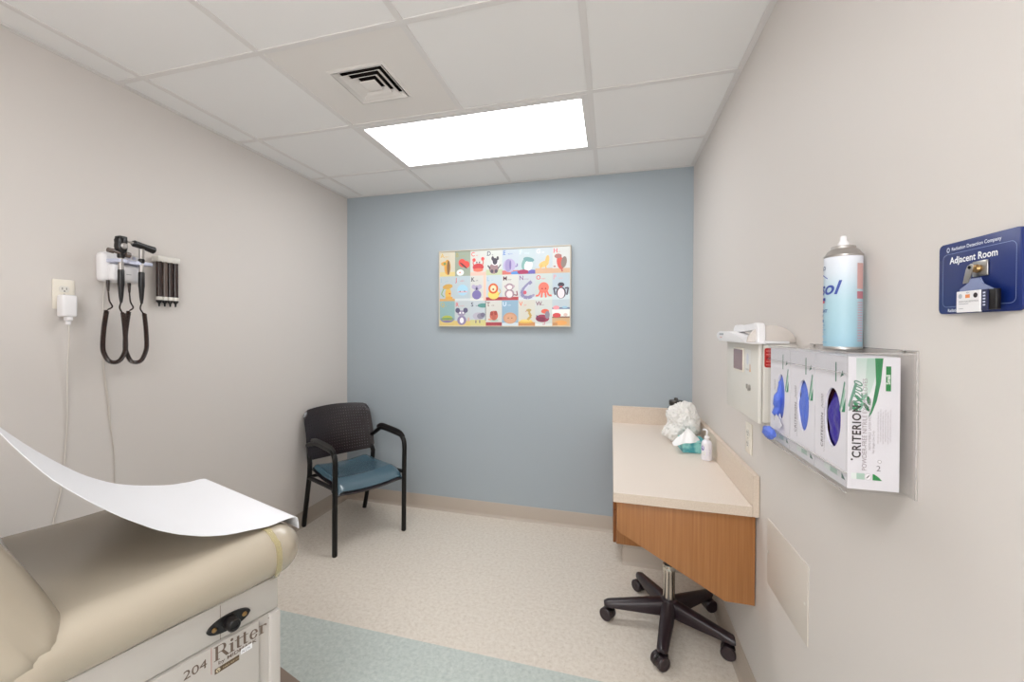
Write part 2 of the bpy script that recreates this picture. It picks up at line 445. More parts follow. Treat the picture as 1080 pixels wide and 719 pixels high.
# ================================================================== rolling stool
SX, SY = 2.345, -.885
st = thing('rolling_stool', 'wheeled stool with black five-spoke base and chrome post under the desk', 'stool', (SX, SY, 0))
spoke_ang = [math.radians(186+72*k) for k in range(5)]
for a in spoke_ang:
    d = Vector((math.cos(a), math.sin(a), 0)); n_ = Vector((-d.y, d.x, 0)); bm = B(); L_ = .276
    secs = [(.012, .028, .134, .066), (.06, .028, .130, .066), (.14, .0265, .118, .068), (.22, .024, .106, .070), (L_, .022, .098, .072), (L_+.018, .014, .090, .076)]
    rings = []
    for s_, w_, zt, zb in secs:
        sec = [(-w_, zb), (w_, zb), (w_, zt-.014), (w_*.62, zt-.003), (0, zt), (-w_*.62, zt-.003), (-w_, zt-.014)]
        rings.append([bm.verts.new(d*s_ + n_*u + Vector((0, 0, z))) for u, z in sec])
    for i in range(len(rings)-1):
        for k in range(7): bm.faces.new((rings[i][k], rings[i][(k+1) % 7], rings[i+1][(k+1) % 7], rings[i+1][k]))
    bm.faces.new(rings[0][::-1]); bm.faces.new(rings[-1])
    bmesh.ops.recalc_face_normals(bm, faces=bm.faces[:])
    leg = obj('leg', bm, BASEP, st, ang=50)
    # caster: twin wheels, hood, stem
    cc = d*.266; tw = math.radians((150, 215, 165, 20, 130)[spoke_ang.index(a)])
    wd = Vector((math.cos(tw+PI/2), math.sin(tw+PI/2), 0)); back = Vector((math.cos(tw), math.sin(tw), 0))*.012
    bm = B(); lathe(bm, [(.007, .05), (.007, .078)], cc, 12)
    lathe(bm, [(.012, .058), (.022, .056), (.023, .05), (.014, .048)], cc + back*0, 16)
    obj('caster_stem', bm, BLACKP, leg)
    for s in (-1, 1):
        M = Matrix.Translation(cc + back + Vector((0, 0, .030))) @ wd.to_track_quat('Z', 'Y').to_matrix().to_4x4()
        bm = B(); z0, z1 = (.004, .028) if s > 0 else (-.028, -.004)
        lathe(bm, [(.008, z0), (.026, z0), (.0298, z0+.004), (.0298, z1-.004), (.026, z1), (.016, z1 - .002*s), (.008, z1)], n=24, M=M)
        obj('wheel', bm, BASEP, leg)
    bm = B(); M = Matrix.Translation(cc + back + Vector((0, 0, .030))) @ wd.to_track_quat('Z', 'Y').to_matrix().to_4x4()
    lathe(bm, [(.010, -.0035), (.028, -.0035), (.028, .0035), (.010, .0035)], n=20, M=M); obj('caster_hood', bm, BLACKP, leg)
bm = B(); lathe(bm, [(.040, .062), (.043, .072), (.041, .118), (.034, .132), (.028, .137), (.028, .141)]); obj('hub', bm, BASEP, st)
bm = B(); lathe(bm, [(.0262, .13), (.0262, .262), (.0285, .267), (.0285, .286), (.0262, .290), (.0262, .294)]); obj('post', bm, CHROME, st)
bm = B(); lathe(bm, [(.022, .293), (.021, .33), (.013, .335), (.013, .43)]); lathe(bm, [(.07, .43), (.08, .435), (.08, .44), (.02, .445)])
obj('gas_lift', bm, BLACKP, st)
bm = B(); lathe(bm, [(.02, .444), (.155, .446), (.172, .455), (.178, .475), (.174, .498), (.155, .51), (.06, .514), (.001, .514)], n=40); obj('seat', bm, BLACKP, st)

# ================================================================== side chair
ch = thing('armchair', 'black framed armchair with blue vinyl seat and perforated brown back in the corner', 'chair', (.359, -.455, 0), math.radians(-29.95))
# local: +x faces forward, +y is its left
for s in (-1, 1):
    y = s*.243
    dz = -.018 if s < 0 else 0
    path = [(.266, y, .004), (.270, y, .42), (.274, y, .570+dz), (.268, y, .614+dz), (.245, y, .641+dz), (.21, y, .652+dz), (.05, y, .660+dz*1.3), (-.02, y, .660+dz*1.5), (-.055, y, .652+dz*1.5), (-.10, y, .628+dz*.8), (-.15, y, .600), (-.188, y-s*.012, .580)]
    pp = [Vector(path[0]), Vector(path[1])] + smooth_path(path[2:], 4)
    bm = B(); tube(bm, pp, 0, 12, flat=(.0145, .0165, (0, 1, 0)))
    obj('front_leg', bm, BLACKMET, ch)
    bm = B(); ap = smooth_path([(.262, y, .640+dz), (.21, y, .664+dz), (.05, y, .673+dz*1.3), (-.02, y, .673+dz*1.5), (-.062, y, .664+dz*1.5), (-.09, y, .650+dz)], 5)
    tube(bm, ap, 0, 12, flat=(.022, .008, (0, 1, 0))); obj('armrest', bm, BLACKP, ch)
    bm = B(); yy = s*.229
    tube(bm, [(-.268, yy, .004), (-.152, yy+s*.004, .40), (-.146, yy+s*.005, .47), (-.196, yy-s*.006, .58), (-.236, yy-s*.022, .69)], 0, 12, flat=(.0145, .0165, (0, 1, 0)))
    obj('rear_leg', bm, BLACKMET, ch)
    bm = B(); tube(bm, [(.272, s*.24, .408), (-.15, s*.232, .372)], 0, 10, flat=(.012, .017, (0, 1, 0))); obj('side_rail', bm, BLACKMET, ch)
bm = B(); tube(bm, [(.22, -.24, .385), (.22, .24, .385)], .011); tube(bm, [(-.15, -.232, .38), (-.15, .232, .38)], .011); obj('cross_rail', bm, BLACKMET, ch)
# seat shell and cushion
def seat_fn(z0, w0, dz):
    def fn(u, v):
        x = -.19 + .465*u; t = (v-.5)*2
        ww = w0*(1-.10*(1-u)**2)
        y = t*ww
        z = z0 + .018*t*t + .030*(u-.45)**2*4*.4
        if u > .74: z -= (u-.74)**2*.85
        e = max(0, abs(t)-.86)/.14; e2 = max(0, .06-u)/.06; e3 = max(0, u-.93)/.07
        z -= dz*(e*e + e2*e2*.7 + e3*e3*.6)
        return Vector((x, y, z))
    return fn
bm = B(); grid(bm, seat_fn(.428, .222, .020), 28, 28); solid(obj('seat', bm, TEAL, ch, ang=60), .026, -1)
bm = B(); grid(bm, seat_fn(.401, .226, .006), 16, 16); solid(obj('seat_pan', bm, BROWNP, ch, ang=60), .012, -1)
# perforated back: a grid of small square holes in a curved shell
def back_fn(u, v):
    t = (u-.5)*2; y = t*.245
    z = .492 + .322*v
    side = abs(t)
    zt = .018*(1-t*t); z += zt*v - .012*(1-t*t)*(1-v)
    if v > .85: z -= max(0, side-.86)**2/.14**2*.03*(v-.85)/.15
    if v < .12: z += max(0, side-.86)**2/.14**2*.03*(.12-v)/.12
    x = -.193 - .03*v - .062*v*v + .050*t*t
    return Vector((x, y, z))
bm = B(); NU, NV = 27, 17; hs = .155
vc = {}
def bv(u, v):
    k = (round(u, 5), round(v, 5))
    if k not in vc: vc[k] = bm.verts.new(back_fn(u, v))
    return vc[k]
faces = []
for i in range(NU):
    for j in range(NV):
        u0, u1, v0, v1 = i/NU, (i+1)/NU, j/NV, (j+1)/NV
        o = [(u0, v0), (u1, v0), (u1, v1), (u0, v1)]
        if 0 < i < NU-1 and 0 < j < NV-1:
            cu_, cv_ = (u0+u1)/2, (v0+v1)/2; du, dv = (u1-u0)*hs*.72, (v1-v0)*hs*.72
            q = [(cu_-du, cv_-dv), (cu_+du, cv_-dv), (cu_+du, cv_+dv), (cu_-du, cv_+dv)]
            for k in range(4): faces.append(bm.faces.new([bv(*o[k]), bv(*o[(k+1) % 4]), bv(*q[(k+1) % 4]), bv(*q[k])]))
        else: faces.append(bm.faces.new([bv(*p) for p in o]))
solid(obj('backrest', bm, BROWNP, ch, ang=45), .007, -1)
for s in (-1, 1):
    bm = B(); lathe(bm, [(.009, 0), (.012, .002), (.012, .010), (.006, .013)], n=14, M=Matrix.Translation((-.19, s*.215, .60)) @ Matrix.Rotation(PI/2, 4, 'Y')); obj('back_bolt', bm, BLACKMET, ch)
for x, y in ((.266, .243), (.266, -.243), (-.268, .229), (-.268, -.229)):
    bm = B(); lathe(bm, [(.013, 0), (.014, .002), (.014, .012), (.010, .016)], (x, y, 0), 14); obj('foot_glide', bm, BLACKP, ch)

# ================================================================== examination table
TH = math.radians(17.)
tb = thing('examination_table', 'beige vinyl examination table with raised backrest and cream metal body', 'examination table', (1.179, -1.954, 0), PI/2-TH)
# local: +x runs to the foot end (u), local y = -v, so +v (towards the viewer) is -y
def tl(u, v, z): return Vector((u, -v, z))
VN, VFAR = .032, -.606
def bolster(bm, u0, u1, v0, v1, z0, z1, rad, M=None, nr=8, dip=.0, puff=0., pin=0., m=14, wr=0.):
    """soft rounded cushion block as a deformed rounded box"""
    def prof(w, h, r_):          # rounded rectangle outline, centre origin
        P = []
        for cx_, cy_, a0 in ((w/2-r_, h/2-r_, 0), (-w/2+r_, h/2-r_, 90), (-w/2+r_, -h/2+r_, 180), (w/2-r_, -h/2+r_, 270)):
            for k in range(nr+1):
                a = math.radians(a0+90*k/nr); P.append((cx_+r_*math.cos(a), cy_+r_*math.sin(a)))
            if a0 in (0, 180):   # subdivide the long flat sides
                nx = -w/2+r_ if a0 == 0 else w/2-r_
                sx_ = P[-1][0]; yy_ = P[-1][1]
                for k in range(1, 12): P.append((sx_+(nx-sx_)*k/12, yy_))
        return P
    W_, H_ = v1-v0, z1-z0; cv_, cz_ = (v0+v1)/2, (z0+z1)/2
    us = []
    n = nr+1
    for k in range(n): a = PI/2*k/(n-1); us.append((u0+rad-rad*math.cos(a)*1.0, rad*(1-math.sin(a))))
    for k in range(1, m): us.append((u0+rad+(u1-u0-2*rad)*k/m, 0))
    for k in range(n): a = PI/2*k/(n-1); us.append((u1-rad+rad*math.sin(a), rad*(1-math.cos(a))))
    rings = []
    for u, ins in us:
        ins = min(ins, min(W_, H_)/2-.004)
        ring = []
        rr = max(rad-ins, .003); rr = min(rr, (H_-2*ins)/2-.0005)
        for a, b in prof(W_-2*ins, H_-2*ins, rr):
            z = cz_+b
            if b > 0: z -= dip*math.sin(PI*min(1, max(0, (a/W_+.5))))*math.sin(PI*(u-u0)/(u1-u0))
            w_ = noise.noise(Vector((u*6, a*5, b*9)))*puff
            if wr:      # folds gathered at the near lower corner
                d_ = math.hypot(u-u1, (cv_+a-v1)*1.3); an_ = math.atan2(b+.01, u1-u+.02)
                w_ += wr*math.exp(-d_*7)*math.sin(an_*13+d_*16)
                a += wr*1.3*math.exp(-d_*7)*math.sin(an_*13+d_*16) if cv_+a > v1-.1 else 0
            p = tl(u, cv_+a, z+w_); ring.append(bm.verts.new(M @ p if M else p))
        rings.append(ring)
    N = len(rings[0])
    for i in range(len(rings)-1):
        for k in range(N): bm.faces.new((rings[i][k], rings[i][(k+1) % N], rings[i+1][(k+1) % N], rings[i+1][k]))
    bm.faces.new(rings[0][::-1]); bm.faces.new(rings[-1])
    bmesh.ops.recalc_face_normals(bm, faces=bm.faces[:])
bm = B(); bolster(bm, -.585, .006, VFAR, .056, .690, .822, .062, dip=.010, puff=.004, m=40)
obj('seat_cushion', bm, VINYL, tb, ang=80)
# raised back cushion, hinged at u=-.49
HU, HZ, BA = -.540, .742, math.radians(66)
Mh = Matrix.Translation((HU, 0, HZ)) @ Matrix.Rotation(BA, 4, 'Y')   # local -x of the cushion swings up
bm = B()
bolster(bm, -.72, .015, VFAR, .056, -.055, .075, .062, M=Mh, puff=.006, m=60, wr=.003)
obj('back_cushion', bm, VINYL, tb, ang=80)
bm = B(); box(bm, (-.66, .03-.10, -.075), (-.05, .52, -.05), .004, M=Mh); obj('back_support', bm, TABLEM, tb)
for y in (.10, .48):
    bm = B(); tube(bm, [tl(-.75, -y, .66), Mh @ Vector((-.45, y, -.07))], .012); obj('back_strut', bm, STEEL, tb)
# body
BV = .022
bm = B(); box(bm, (-1.17, -BV, .604), (-.062, .58, .694), .003, 2); obj('upper_body', bm, TABLEM, tb)
bm = B(); box(bm, (-1.16, -BV+.004, .10), (-.068, .575, .6), .003, 2); obj('lower_body', bm, TABLEM, tb)
bm = B(); box(bm, (-1.15, -BV-.003, .14), (-.116, -BV+.01, .598), .003, 2); obj('side_panel', bm, TABLEM, tb)
bm = B(); box(bm, (-.086, -BV-.006, .10), (-.058, .578, .598), .003, 2); obj('end_frame', bm, TABLEM, tb)
bm = B(); box(bm, (-.212, -BV-.0006, .604), (-.2105, -BV, .69)); obj('panel_seam', bm, TABLEDK, tb)
bm = B(); box(bm, (-.057, .02, .30), (-.045, .53, .56), .003, 2); dwr = obj('drawer', bm, TABLEM, tb)
bm = B(); box(bm, (-.045, .20, .53), (-.03, .35, .545), .003, 2); obj('drawer_pull', bm, BLACKP, dwr)
bm = B(); box(bm, (-1.12, .0, 0), (-.085, .56, .10), .004, 2); obj('base', bm, TABLEBASE, tb)
bm = B(); box(bm, (-.085, .06, .0), (.20, .50, .03), .004, 2); box(bm, (-.085, .06, .06), (.19, .50, .085), .006, 2)
for y in (.09, .45): box(bm, (-.08, y, .03), (.15, y+.02, .06))
obj('step', bm, TABLEBASE, tb)
# black stirrup knob on an oval flange
kn = Vector((-.192, -BV, .640))
bm = B(); P = [(.052*math.cos(a)*(1 if abs(math.cos(a)) > 0 else 1), .0195*math.copysign(abs(math.sin(a))**1.15, math.sin(a))) for a in [2*PI*k/40 for k in range(40)]]
prism(bm, P, kn, (1, 0, 0), (0, 0, 1), (0, -1, 0), .006, bev=.0015); fl = obj('knob_flange', bm, BLACKP, tb)
for s in (-1, 1):
    bm = B(); lathe(bm, [(.006, 0), (.006, .003), (.003, .005)], n=14, M=Matrix.Translation(kn+Vector((s*.036, -.005, 0))) @ Matrix.Rotation(PI/2, 4, 'X')); obj('flange_screw', bm, BRASS, fl)
bm = B(); lathe(bm, [(.015, 0), (.016, .006), (.016, .024), (.0135, .028), (.008, .0285), (.008, .026), (.0, .026)], n=26, M=Matrix.Translation(kn+Vector((0, -.005, 0))) @ Matrix.Rotation(PI/2, 4, 'X'))
obj('knob', bm, BLACKP, tb)
# lettering on the side: 204 | Ritter by MIDMARK with serif strokes
SIDE = lambda u, z: frame((u, -BV-.0032, z), (1, 0, 0), (0, 0, 1))
art = Art(SIDE(-.236, .540)); ink = '6d5c50'
def serif_word(art, x, y, h, c):
    """'Ritter' drawn as serifed strokes; h = cap height"""
    st_, th_ = h*.17, h*.055
    def stem(x, y0, y1, w=st_, sr=.10, top=True, bot=True):
        art.rect(x, y0, x+w, y1, c)
        if bot: art.rect(x-h*sr, y0, x+w+h*sr, y0+th_, c)
        if top: art.rect(x-h*sr, y1-th_, x+w+(h*sr if top == 2 else 0), y1, c)
    def arc(cx, cy, rx, ry, a0, a1, w0, w1, n=12):
        for k in range(n):
            a, b = math.radians(a0+(a1-a0)*k/n), math.radians(a0+(a1-a0)*(k+1)/n)
            f = lambda t: w0+(w1-w0)*abs(math.sin(t)) if w0 else w1
            wa, wb = (w1+(w0-w1)*abs(math.cos(a))), (w1+(w0-w1)*abs(math.cos(b)))
            art.poly([(cx+(rx-wa)*math.cos(a), cy+(ry-wa)*math.sin(a)), (cx+rx*math.cos(a), cy+ry*math.sin(a)), (cx+rx*math.cos(b), cy+ry*math.sin(b)), (cx+(rx-wb)*math.cos(b), cy+(ry-wb)*math.sin(b))], c, step=(k == 0))
    stem(x, y, y+h, top=True); art.rect(x+st_, y+h-th_, x+h*.42, y+h, c); art.rect(x+st_, y+h*.47, x+h*.42, y+h*.47+th_, c)
    arc(x+h*.42, y+h*.735, h*.27, h*.265, -90, 90, st_, th_)
    art.poly([(x+h*.36, y+h*.5), (x+h*.55, y+h*.5), (x+h*.86, y+th_), (x+h*.86, y), (x+h*.68, y)], c)
    X_ = x+h*.98; xh = h*.66
    stem(X_, y, y+xh); art.ell(X_+st_/2, y+h*.86, h*.10, h*.10, c, n=12); X_ += h*.42
    for _ in range(2):
        stem(X_, y+h*.05, y+h*.88, bot=False, top=False); art.rect(X_-h*.13, y+xh-th_, X_+h*.33, y+xh, c)
        art.poly([(X_, y+h*.1), (X_+st_, y+h*.1), (X_+h*.22, y+th_*1.3), (X_+h*.33, y+h*.09), (X_+h*.27, y), (X_+h*.08, y)], c); X_ += h*.46
    arc(X_+h*.27, y+xh*.5, h*.30, xh*.52, 0, 335, st_*.9, th_, 22); art.rect(X_+h*.05, y+xh*.5, X_+h*.55, y+xh*.5+th_, c); X_ += h*.74
    stem(X_, y, y+xh); arc(X_+h*.30, y+xh*.62, h*.2, xh*.36, 20, 130, st_*.6, st_*.5, 8); art.ell(X_+h*.42, y+xh*.82, h*.08, h*.08, c, n=10)
    return X_+h*.5
x1 = serif_word(art, .012, .018, .036, ink)
art.ell(x1+.005, .050, .0016, .0016, ink, n=8)
art.text('by MIDMARK', .018, .006, .0122, ink, sx=1.35, bold=.0002)
art.rect(.002, -.008, .0032, .058, 'c0776c')
art.text('204', -.058, .018, .030, ink, sx=1.15)
art.rect(.010, -.014, .068, -.0005, '5d4a35'); art.text('TABLE SERVICE', .028, -.010, .0055, 'c9b999', sx=1.1); art.ell(.018, -.0072, .005, .005, 'd8c9aa'); art.text('V', .0155, -.0115, .009, '3a2a1c', bold=.0003)
art.rect(.072, -.004, .101, .010, 'f0f0f2'); art.text('N | M', .075, -.001, .0085, '6b6b74')
art.done('lettering', tb)
# strap over the foot end
bm = B(); uu = -.082
sec = []
for k in range(9): a = PI/2*k/8; sec.append((-.006+.063*math.sin(a), .761+.063*math.cos(a)))
sec = [(-.56, .8262), (-.3, .8225), (-.05, .8255)] + sec + [(.057, .748), (.052, .722), (.040, .700), (.02, .688)]
g = [[bm.verts.new(tl(uu+du+ (0.004 if z < .8 else 0), v+.0012, z+.001)) for du in (-.0075, .0075)] for v, z in sec]
for i in range(len(g)-1): bm.faces.new((g[i][0], g[i][1], g[i+1][1], g[i+1][0]))
o = obj('strap', bm, STRAPM, tb, ang=80); solid(o, .0012, 0)

# paper sheet: sags between the foot end and the raised head end
far = [(.015, -.574, .79), (.013, -.574, .815), (.001, -.574, .8285), (-.06, -.574, .832), (-.12, -.574, .842), (-.223, -.574, .875), (-.299, -.574, .918), (-.382, -.574, .99), (-.49, -.574, 1.114), (-.56, -.574, 1.23), (-.63, -.574, 1.355), (-.67, -.574, 1.39), (-.72, -.574, 1.36)]
near = [(.0125, .003, .790), (.011, .002, .812), (-.003, .0, .828), (-.10, .0, .834), (-.208, .0, .858), (-.291, .0, .896), (-.356, .0, .941), (-.428, .0, 1.006), (-.501, .0, 1.088), (-.568, .0, 1.192), (-.64, .0, 1.33), (-.68, .0, 1.375), (-.73, .0, 1.35)]
pr_ = thing('paper_sheet', 'long white paper sheet sagging over the beige examination table', 'paper sheet', tb.matrix_basis @ Vector((0, 0, .83)))
pr_.location = (1.179, -1.954, .83)
fa, ne = smooth_path(far, 5), smooth_path(near, 5)
bm = B(); nu = len(fa)-1; Mw = Matrix.Rotation(PI/2-TH, 4, 'Z')
def pf(u, v):
    a, b = fa[round(u*nu)], ne[round(u*nu)]
    p = a.lerp(b, v); arch = math.sin(PI*v)
    q = tl(p.x, p.y, p.z - .83); q.z += .002*noise.noise(Vector((u*20, v*6, 0)))*(1 if u > .2 else .2)
    return Mw @ q
grid(bm, pf, nu, 14); o = obj('sheet', bm, PAPER, pr_, ang=80); solid(o, .0012, 1)

# ================================================================== things on the left wall
X0 = 0.
def outlet(name, label, loc, rz, slots=True):
    """local: plate in the xz plane facing -y"""
    t = thing(name, label, 'outlet', loc, rz)
    bm = B(); box(bm, (-.035, -.006, -.058), (.035, 0, .058), .003, 2); obj('plate', bm, IVORY, t)
    for z in (-.02, .02):
        bm = B(); prism(bm, [(.0165*math.cos(a)*1.0, max(-.0125, min(.0125, .0165*math.sin(a)))) for a in [2*PI*k/28 for k in range(28)]], (0, -.006, z), (1, 0, 0), (0, 0, 1), (0, -1, 0), .002)
        s = obj('socket', bm, OFFW, t)
        bm = B(); box(bm, (-.0075, -.0084, z-.002), (-.0055, -.0075, z+.006)); box(bm, (.0055, -.0084, z-.002), (.0075, -.0075, z+.006)); lathe(bm, [(.0024, 0), (.0024, .001)], n=10, M=Matrix.Translation((0, -.0075, z-.0075)) @ Matrix.Rotation(PI/2, 4, 'X'))
        obj('slot', bm, BLACKM, s)
    bm = B(); lathe(bm, [(.003, 0), (.003, .0012), (.0015, .0018)], n=10, M=Matrix.Translation((0, -.006, 0)) @ Matrix.Rotation(PI/2, 4, 'X')); obj('screw', bm, STEEL, t)
    return t
outlet('wall_outlet', 'ivory wall outlet on the left wall behind a white power adapter', (0, -1.851, 1.517), PI/2)
outlet('wall_outlet', 'ivory wall outlet low on the right wall under the cream cabinet', (XR, -1.187, .975), -PI/2)
# adapter and its cord
t = thing('power_adapter', 'white plug-in power adapter with thin cord in the left wall outlet', 'power adapter', (.008, -1.852, 1.47))
bm = B(); box(bm, (0, -.026, -.042), (.040, .022, .044), .008, 4); obj('body', bm, WHITEP, t)
bm = B(); box(bm, (.012, -.012, -.058), (.036, .010, -.040), .006, 3); lathe(bm, [(.008, -.072), (.009, -.058)], (.024, -.001, 0), 14); obj('strain_relief', bm, WHITEP, t)
bm = B(); tube(bm, smooth_path([(.024, -.001, -.06), (.020, .004, -.12), (.006, .006, -.24), (-.002, .008, -.47), (-.0035, -.008, -.70), (-.004, -.035, -.84), (-.004, -.06, -1.0), (-.004, -.08, -1.35)], 6), .0024, 8)
obj('cord', bm, CORDW, t)

# diagnostic transformer with two hand instruments
DY = -1.64
t = thing('diagnostic_wall_unit', 'white wall-mounted transformer holding two black medical instruments', 'medical wall unit', (0, DY, 1.64))
bm = B(); box(bm, (-.0005, -.108, -.060), (.052, .040, .066), .018, 5); obj('body', bm, WHITEP, t)
bm = B(); box(bm, (.02, -.090, -.058), (.078, .034, .020), .018, 5); obj('front_cover', bm, WHITEP, t)
bm = B(); prism(bm, [(.03, -.095), (.086, -.095), (.106, -.086), (.112, -.056), (.096, -.04), (.096, -.01), (.108, .0), (.112, .035), (.104, .052), (.03, .050)], (0, 0, .020), (1, 0, 0), (0, 1, 0), (0, 0, 1), .015, bev=.003); obj('cradle', bm, PALEBLUE, t)
for y in (-.010, .010):
    bm = B(); lathe(bm, [(.006, 0), (.006, .004)], n=12, M=Matrix.Translation((.05, y, .052)) @ Matrix.Rotation(PI/2, 4, 'Y')); obj('indicator', bm, PALEBLUE, t)
art = Art(frame((.0785, -.03, -.025), (0, 1, 0), (0, 0, 1))); art.rect(-.008, -.001, .012, .001, '8a8a90'); art.done('mark', t)
def coil_path(pts, R_, turns, per=9):
    P = smooth_path(pts, 30); L = [0]
    for a, b in zip(P, P[1:]): L.append(L[-1]+(b-a).length)
    out = []; n = turns*per; prev = None
    for i in range(n+1):
        s_ = L[-1]*i/n; j = min(max(k for k in range(len(L)) if L[k] <= s_+1e-9), len(P)-2)
        f = (s_-L[j])/max(1e-9, L[j+1]-L[j]); p = P[j].lerp(P[j+1], f); tt = (P[j+1]-P[j]).normalized()
        a = Vector((1, 0, 0)); a = (a-tt*a.dot(tt)).normalized(); b = tt.cross(a)
        an = 2*PI*i/per; out.append(p+a*R_*math.cos(an)+b*R_*math.sin(an))
    return out
def hand_cord(parent, y_box, y_h, yl, yr, zb):
    bm = B()
    tube(bm, [(.055, y_box, -.055), (.057, y_box, -.10)], [.0065, .004], 10)
    tube(bm, smooth_path([(.057, y_box, -.10), (.06, y_box+.002, -.14), (.061, y_box+.012, -.165), (.062, yl+.016, -.178)], 6), .003, 8)
    c = coil_path([(.062, yl+.012, -.182), (.058, yl+.004, -.26), (.058, yl+.0, -.33), (.060, yl+.004, -.362), (.066, yl+.016, zb+.011), (.073, (yl+yr)/2, zb+.003), (.081, yr-.016, zb+.011), (.088, yr-.004, -.362), (.090, yr+.0, -.33), (.092, yr-.004, -.26), (.094, yr-.012, -.19)], .0062, 78)
    tube(bm, c, .0033, 6)
    tube(bm, smooth_path([(.094, yr-.012, -.195), (.098, y_h-.004, -.17), (.102, y_h, -.14), (.10, y_h, -.12)], 6), .003, 8)
    return obj('coiled_cord', bm, BROWNTUBE, parent)
def handle(bm, y, x=.10):
    lathe(bm, [(.0095, -.010), (.0115, -.014), (.0118, -.072), (.0105, -.080), (.008, -.12), (.0045, -.148)][::-1], (x, y, 0), 20)
# ophthalmoscope
op = thing('ophthalmoscope', 'black ophthalmoscope with round head, left instrument hanging on white wall unit', 'medical instrument', (0, DY, 1.64))
yh = -.072
bm = B(); handle(bm, yh); obj('handle', bm, BLACKP, op)
bm = B(); lathe(bm, [(.0095, -.012), (.0095, .022), (.0085, .040)], (.10, yh, 0), 18); obj('neck', bm, SILVERP, op)
bm = B(); lathe(bm, [(.011, .038), (.013, .044), (.013, .054), (.009, .058)], (.10, yh, 0), 18)
lathe(bm, [(.010, .055), (.019, .066), (.0225, .085), (.021, .10), (.0225, .112), (.018, .124), (.012, .127)], (.10, yh, 0), 22)
box(bm, (.085, yh-.016, .096), (.118, yh+.016, .130), .006, 3); obj('head', bm, BLACKP, op)
bm = B(); lathe(bm, [(.012, 0), (.013, .004), (.008, .008)], n=18, M=Matrix.Translation((.118, yh, .088)) @ Matrix.Rotation(PI/2, 4, 'Y')); obj('lens_dial', bm, SILVERP, op)
bm = B(); tube(bm, [(.104, yh-.05, .064), (.104, yh-.03, .062)], .010, 14); tube(bm, [(.104, yh-.03, .062), (.104, yh+.012, .056)], .0065, 12); tube(bm, [(.104, yh+.012, .056), (.104, yh+.03, .054)], .012, 14); obj('side_barrel', bm, BROWNTUBE2, op)
hand_cord(op, -.092, yh, -.113, -.049, -.402)
# otoscope
ot = thing('otoscope', 'black otoscope with horizontal head, right instrument hanging on white wall unit', 'medical instrument', (0, DY, 1.64))
yh = .008
bm = B(); handle(bm, yh); obj('handle', bm, BLACKP, ot)
bm = B(); lathe(bm, [(.0095, -.012), (.0095, .03), (.0085, .032)], (.10, yh, 0), 18); obj('neck', bm, SILVERP, ot)
bm = B(); lathe(bm, [(.011, .028), (.012, .034), (.012, .044), (.009, .048)], (.10, yh, 0), 18); obj('collar', bm, BLACKP, ot)
bm = B(); lathe(bm, [(.0095, .046), (.0105, .085), (.012, .09)], (.10, yh, 0), 18); obj('lamp_stem', bm, SILVERP, ot)
bm = B(); tube(bm, [(.10, yh-.036, .110), (.10, yh-.030, .109), (.10, yh-.006, .105), (.10, yh+.02, .100), (.10, yh+.05, .094), (.10, yh+.054, .093)], [.010, .0145, .0135, .0135, .016, .013], 18)
hd = obj('head', bm, BLACKP, ot)
bm = B(); tube(bm, [(.10, yh-.053, .113), (.10, yh-.034, .110)], [.003, .007], 12); obj('speculum', bm, SILVERP, hd)
hand_cord(ot, -.012, yh, -.030, .035, -.408)
# transformer power cord
t2 = t
bm = B(); tube(bm, smooth_path([(.02, -.078, -.055), (.006, -.078, -.12), (.003, -.08, -.30), (.003, -.074, -.45), (.003, -.058, -.62), (.003, -.04, -.78), (.003, -.036, -.92), (.003, -.036, -1.5)], 6), .0022, 8)
obj('power_cord', bm, CORDW, t2)
bm = B(); tube(bm, smooth_path([(.006, -.076, -.45), (.007, -.066, -.52), (.006, -.058, -.60), (.004, -.052, -.66)], 6), .0022, 8); obj('cord_loop', bm, CORDW, t2)

# specula dispenser
t = thing('specula_dispenser', 'wall dispenser of four smoky brown tubes beside the white wall unit', 'dispenser', (0, -1.467, 1.6))
bm = B(); box(bm, (-.0005, -.054, .098), (.042, .054, .126), .006, 3); obj('bracket', bm, OFFW, t)
for k, y in enumerate((-.0385, -.0128, .0128, .0385)):
    bm = B(); lathe(bm, [(.0118, -.068), (.0118, .100)], (.028, y, 0), 20); tb_ = obj('tube', bm, [BROWNTUBE, BROWNTUBE2, BROWNTUBE, BROWNTUBE][k], t)
    bm = B(); lathe(bm, [(.0125, -.082), (.0125, -.066)], (.028, y, 0), 20); obj('band', bm, OFFW, tb_)
    bm = B(); lathe(bm, [(.003, -.112), (.0045, -.098), (.0125, -.088), (.0125, -.082)], (.028, y, 0), 18); obj('tip', bm, BLACKP, tb_)

# ================================================================== picture on the blue wall
PX0, PX1, PZ0, PZ1 = .820, 1.807, 1.404, 1.974
pc = thing('canvas_picture', 'colourful framed alphabet picture of cartoon animals on the blue wall', 'picture', ((PX0+PX1)/2, -.002, (PZ0+PZ1)/2))
R = rel(pc)
bm = B(); w = .007; d0, d1 = -.034, 0
box(bm, (PX0, d0, PZ0-0), (PX1, d1, PZ0+w), .001, 1, M=R @ Matrix.Identity(4)); box(bm, (PX0, d0, PZ1-w), (PX1, d1, PZ1), .001, 1, M=R)
box(bm, (PX0, d0, PZ0+w), (PX0+w, d1, PZ1-w), .001, 1, M=R); box(bm, (PX1-w, d0, PZ0+w), (PX1, d1, PZ1-w), .001, 1, M=R)
for v in bm.verts: v.co.y = v.co.y
obj('frame', bm, mat('pale_frame', 'c9c0b0', .35), pc)
bm = B(); box(bm, (PX0+w, -.027, PZ0+w), (PX1-w, -.002, PZ1-w), M=R); obj('canvas', bm, mat('canvas_cloth', 'e6e4e0', .6), pc)
